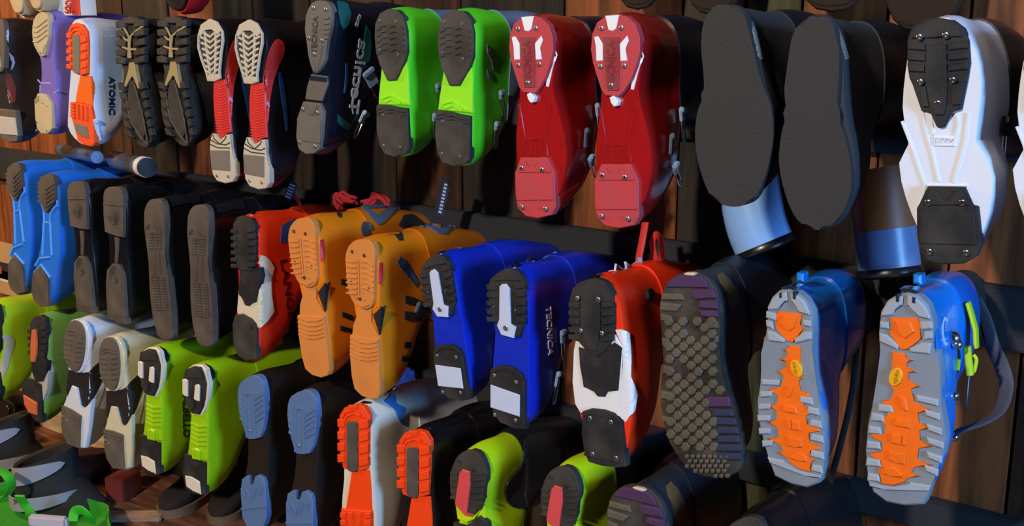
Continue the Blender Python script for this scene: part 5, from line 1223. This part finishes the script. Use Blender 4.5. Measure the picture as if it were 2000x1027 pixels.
# red box and pale boards on the floor
def floor_box(c, z, s, rot, m, label, name, cat):
    p = atz(c, z); bm = bmesh.new(); add_box(bm, (0, 0, s[2]/2), s, bevel=0.003); o = mesh_obj(name, bm, m); o.location = p; o.rotation_euler = (0, 0, rot); return tag(o, label, cat)
floor_box((243,968), 0.0, (0.06, 0.08, 0.065), 0.3, mat('brick_red', '#6e2114', rough=0.7), 'small brick red box on the floor beside the forked toe', 'box', 'box')
floor_box((170,930), 0.0, (0.10, 0.10, 0.07), 0.5, mat('dark_red_brown', '#4c2016', rough=0.8), 'dark red-brown block on the floor behind the black low boot', 'block', 'block')
floor_box((256,1012), 0.0, (0.17, 0.05, 0.012), math.radians(38), wood('pale_board', '#7d6552', '#a88c74', grain=(1, 6, 6)), 'pale narrow board lying on the floor below the red box', 'board', 'board')
pa = aty((30,850), -0.03); pb = aty((205,850), -0.03)
bm = bmesh.new(); add_box(bm, ((pa.x+pb.x)/2, -0.015, 0.17), (pb.x-pa.x, 0.03, 0.34), bevel=0.003)
tag(mesh_obj('skirting_board', bm, wood('pale_board_low', '#8c7459', '#d0b48e', grain=(1, 6, 4))), 'pale wide board set low against the wall behind the green boot', 'board')
# red tag left of the cream-shanked boot
tg = empty('fabric_tag', aty((455,465), -0.2), 'narrow red fabric tag with pale letters, left of the red and cream boot', 'tag')
bm = bmesh.new(); add_box(bm, (0, 0, 0), (0.028, 0.003, 0.13), bevel=0.001); mesh_obj('tag_body', bm, mat('tag_red', '#c01c14', rough=0.6), tg)
word_world(tg, 'nge', (450,430), (452,490), (461,430), -0.2025, mat('tag_print', '#e8a090', rough=0.6))

# blue and white printed hang straps
def hang(name, path, w_, m, label, text=None, tp=None, group=None):
    base = [aty(p, y) for p, y in path]; H = base[0].copy(); root = empty(name, H, label, 'strap', group)
    bm = bmesh.new(); add_tube(bm, [p-H for p in crv(base, False, 4)], 0.01, 8, flat=(w_, 0.0015), up=Vector((0, 1, 0))); mesh_obj('webbing', bm, m, root)
    if text: word_world(root, text, *tp, mat('print_pale_blue', '#9cb8e8', rough=0.5))
    return root
nv = mat('navy_webbing', '#16223c', rough=0.6)
hang('hang_strap', [((872,352),-0.12),((864,385),-0.12),((856,418),-0.12)], 0.012, nv, 'navy strap with pale printed letters hanging below the right green boot', 'IIIIIIIII', ((856,415),(868,358),(862,417),-0.1235))
hang('hang_strap', [((574,355),-0.14),((568,372),-0.14),((560,386),-0.14)], 0.012, nv, 'navy strap with pale stripes hanging above the red and cream boot', 'IIIII', ((556,384),(566,358),(566,388),-0.1425))
hang('hang_strap', [((572,372),-0.13),((580,388),-0.13),((586,402),-0.13)], 0.006, mat('strap_red_white', '#b8343c', rough=0.6), 'short red and white strap on top of the red and cream boot')
# blue mesh sponge-like ball behind the orange boot toe
ctr = aty((792,742), -0.12); bm = bmesh.new()
rr = bmesh.ops.create_icosphere(bm, subdivisions=4, radius=0.026)
for v in bm.verts: v.co *= 1+0.12*math.sin(v.co.x*260)*math.sin(v.co.y*240)*math.sin(v.co.z*280)
o = mesh_obj('mesh_pouch', bm, mat('cobalt_mesh', '#0f46c8', rough=0.6, bump=1.0, scale=200)); o.location = ctr; o.scale = (1, 1, 1.05); tag(o, 'bright cobalt blue mesh pouch behind the toe of the nearer orange boot', 'pouch')
bm = bmesh.new(); add_tube(bm, crv([aty(p, -0.12) for p in ((805,738),(818,750),(822,768),(818,780))], False, 6), 0.0022, 8)
tag(mesh_obj('cord', bm, plastic('slate_cord', '#3c5468')), 'thin slate cord loop right of the cobalt pouch', 'cord')
# leaflet behind the blue boots at the left edge
lf = empty('leaflet', aty((8,520), -0.10), 'tan printed leaflet behind the left blue boot, at the left edge', 'leaflet')
panel(lf, 'sheet', -40, 478, 26, 560, -0.10, mat('leaflet_tan', '#a8885c', rough=0.8), 0.004)
panel(lf, 'black_band', -40, 518, 26, 532, -0.102, mat('leaflet_black', '#1c1a18', rough=0.8), 0.002)
panel(lf, 'white_line', -40, 534, 26, 537, -0.102, mat('leaflet_white', '#c8c0b4', rough=0.8), 0.002)
panel(lf, 'red_line', -40, 520, 2, 523, -0.103, mat('leaflet_red', '#b04028', rough=0.8), 0.002)

# plates and strap on the cuffs of the orange boots
o1.real(); o2.real()
o1.decal('cuff_strap', [(1240,405),(1330,398),(1420,468),(1500,540),(1560,590),(1480,622),(1330,590),(1190,500)], BK, 'R', thick=0.003)
o1.decal('cuff_plate', [(828,320),(1215,300),(1015,488),(990,495),(836,330),(892,350),(985,402),(1000,400),(1100,325),(890,343)], buckgrey, 'R', thick=0.004)
o2.decal('cuff_plate', [(1400,470),(1800,440),(1640,592),(1590,585),(1408,484),(1470,512),(1600,548),(1695,480),(1466,505)], buckgrey, 'R', thick=0.004)
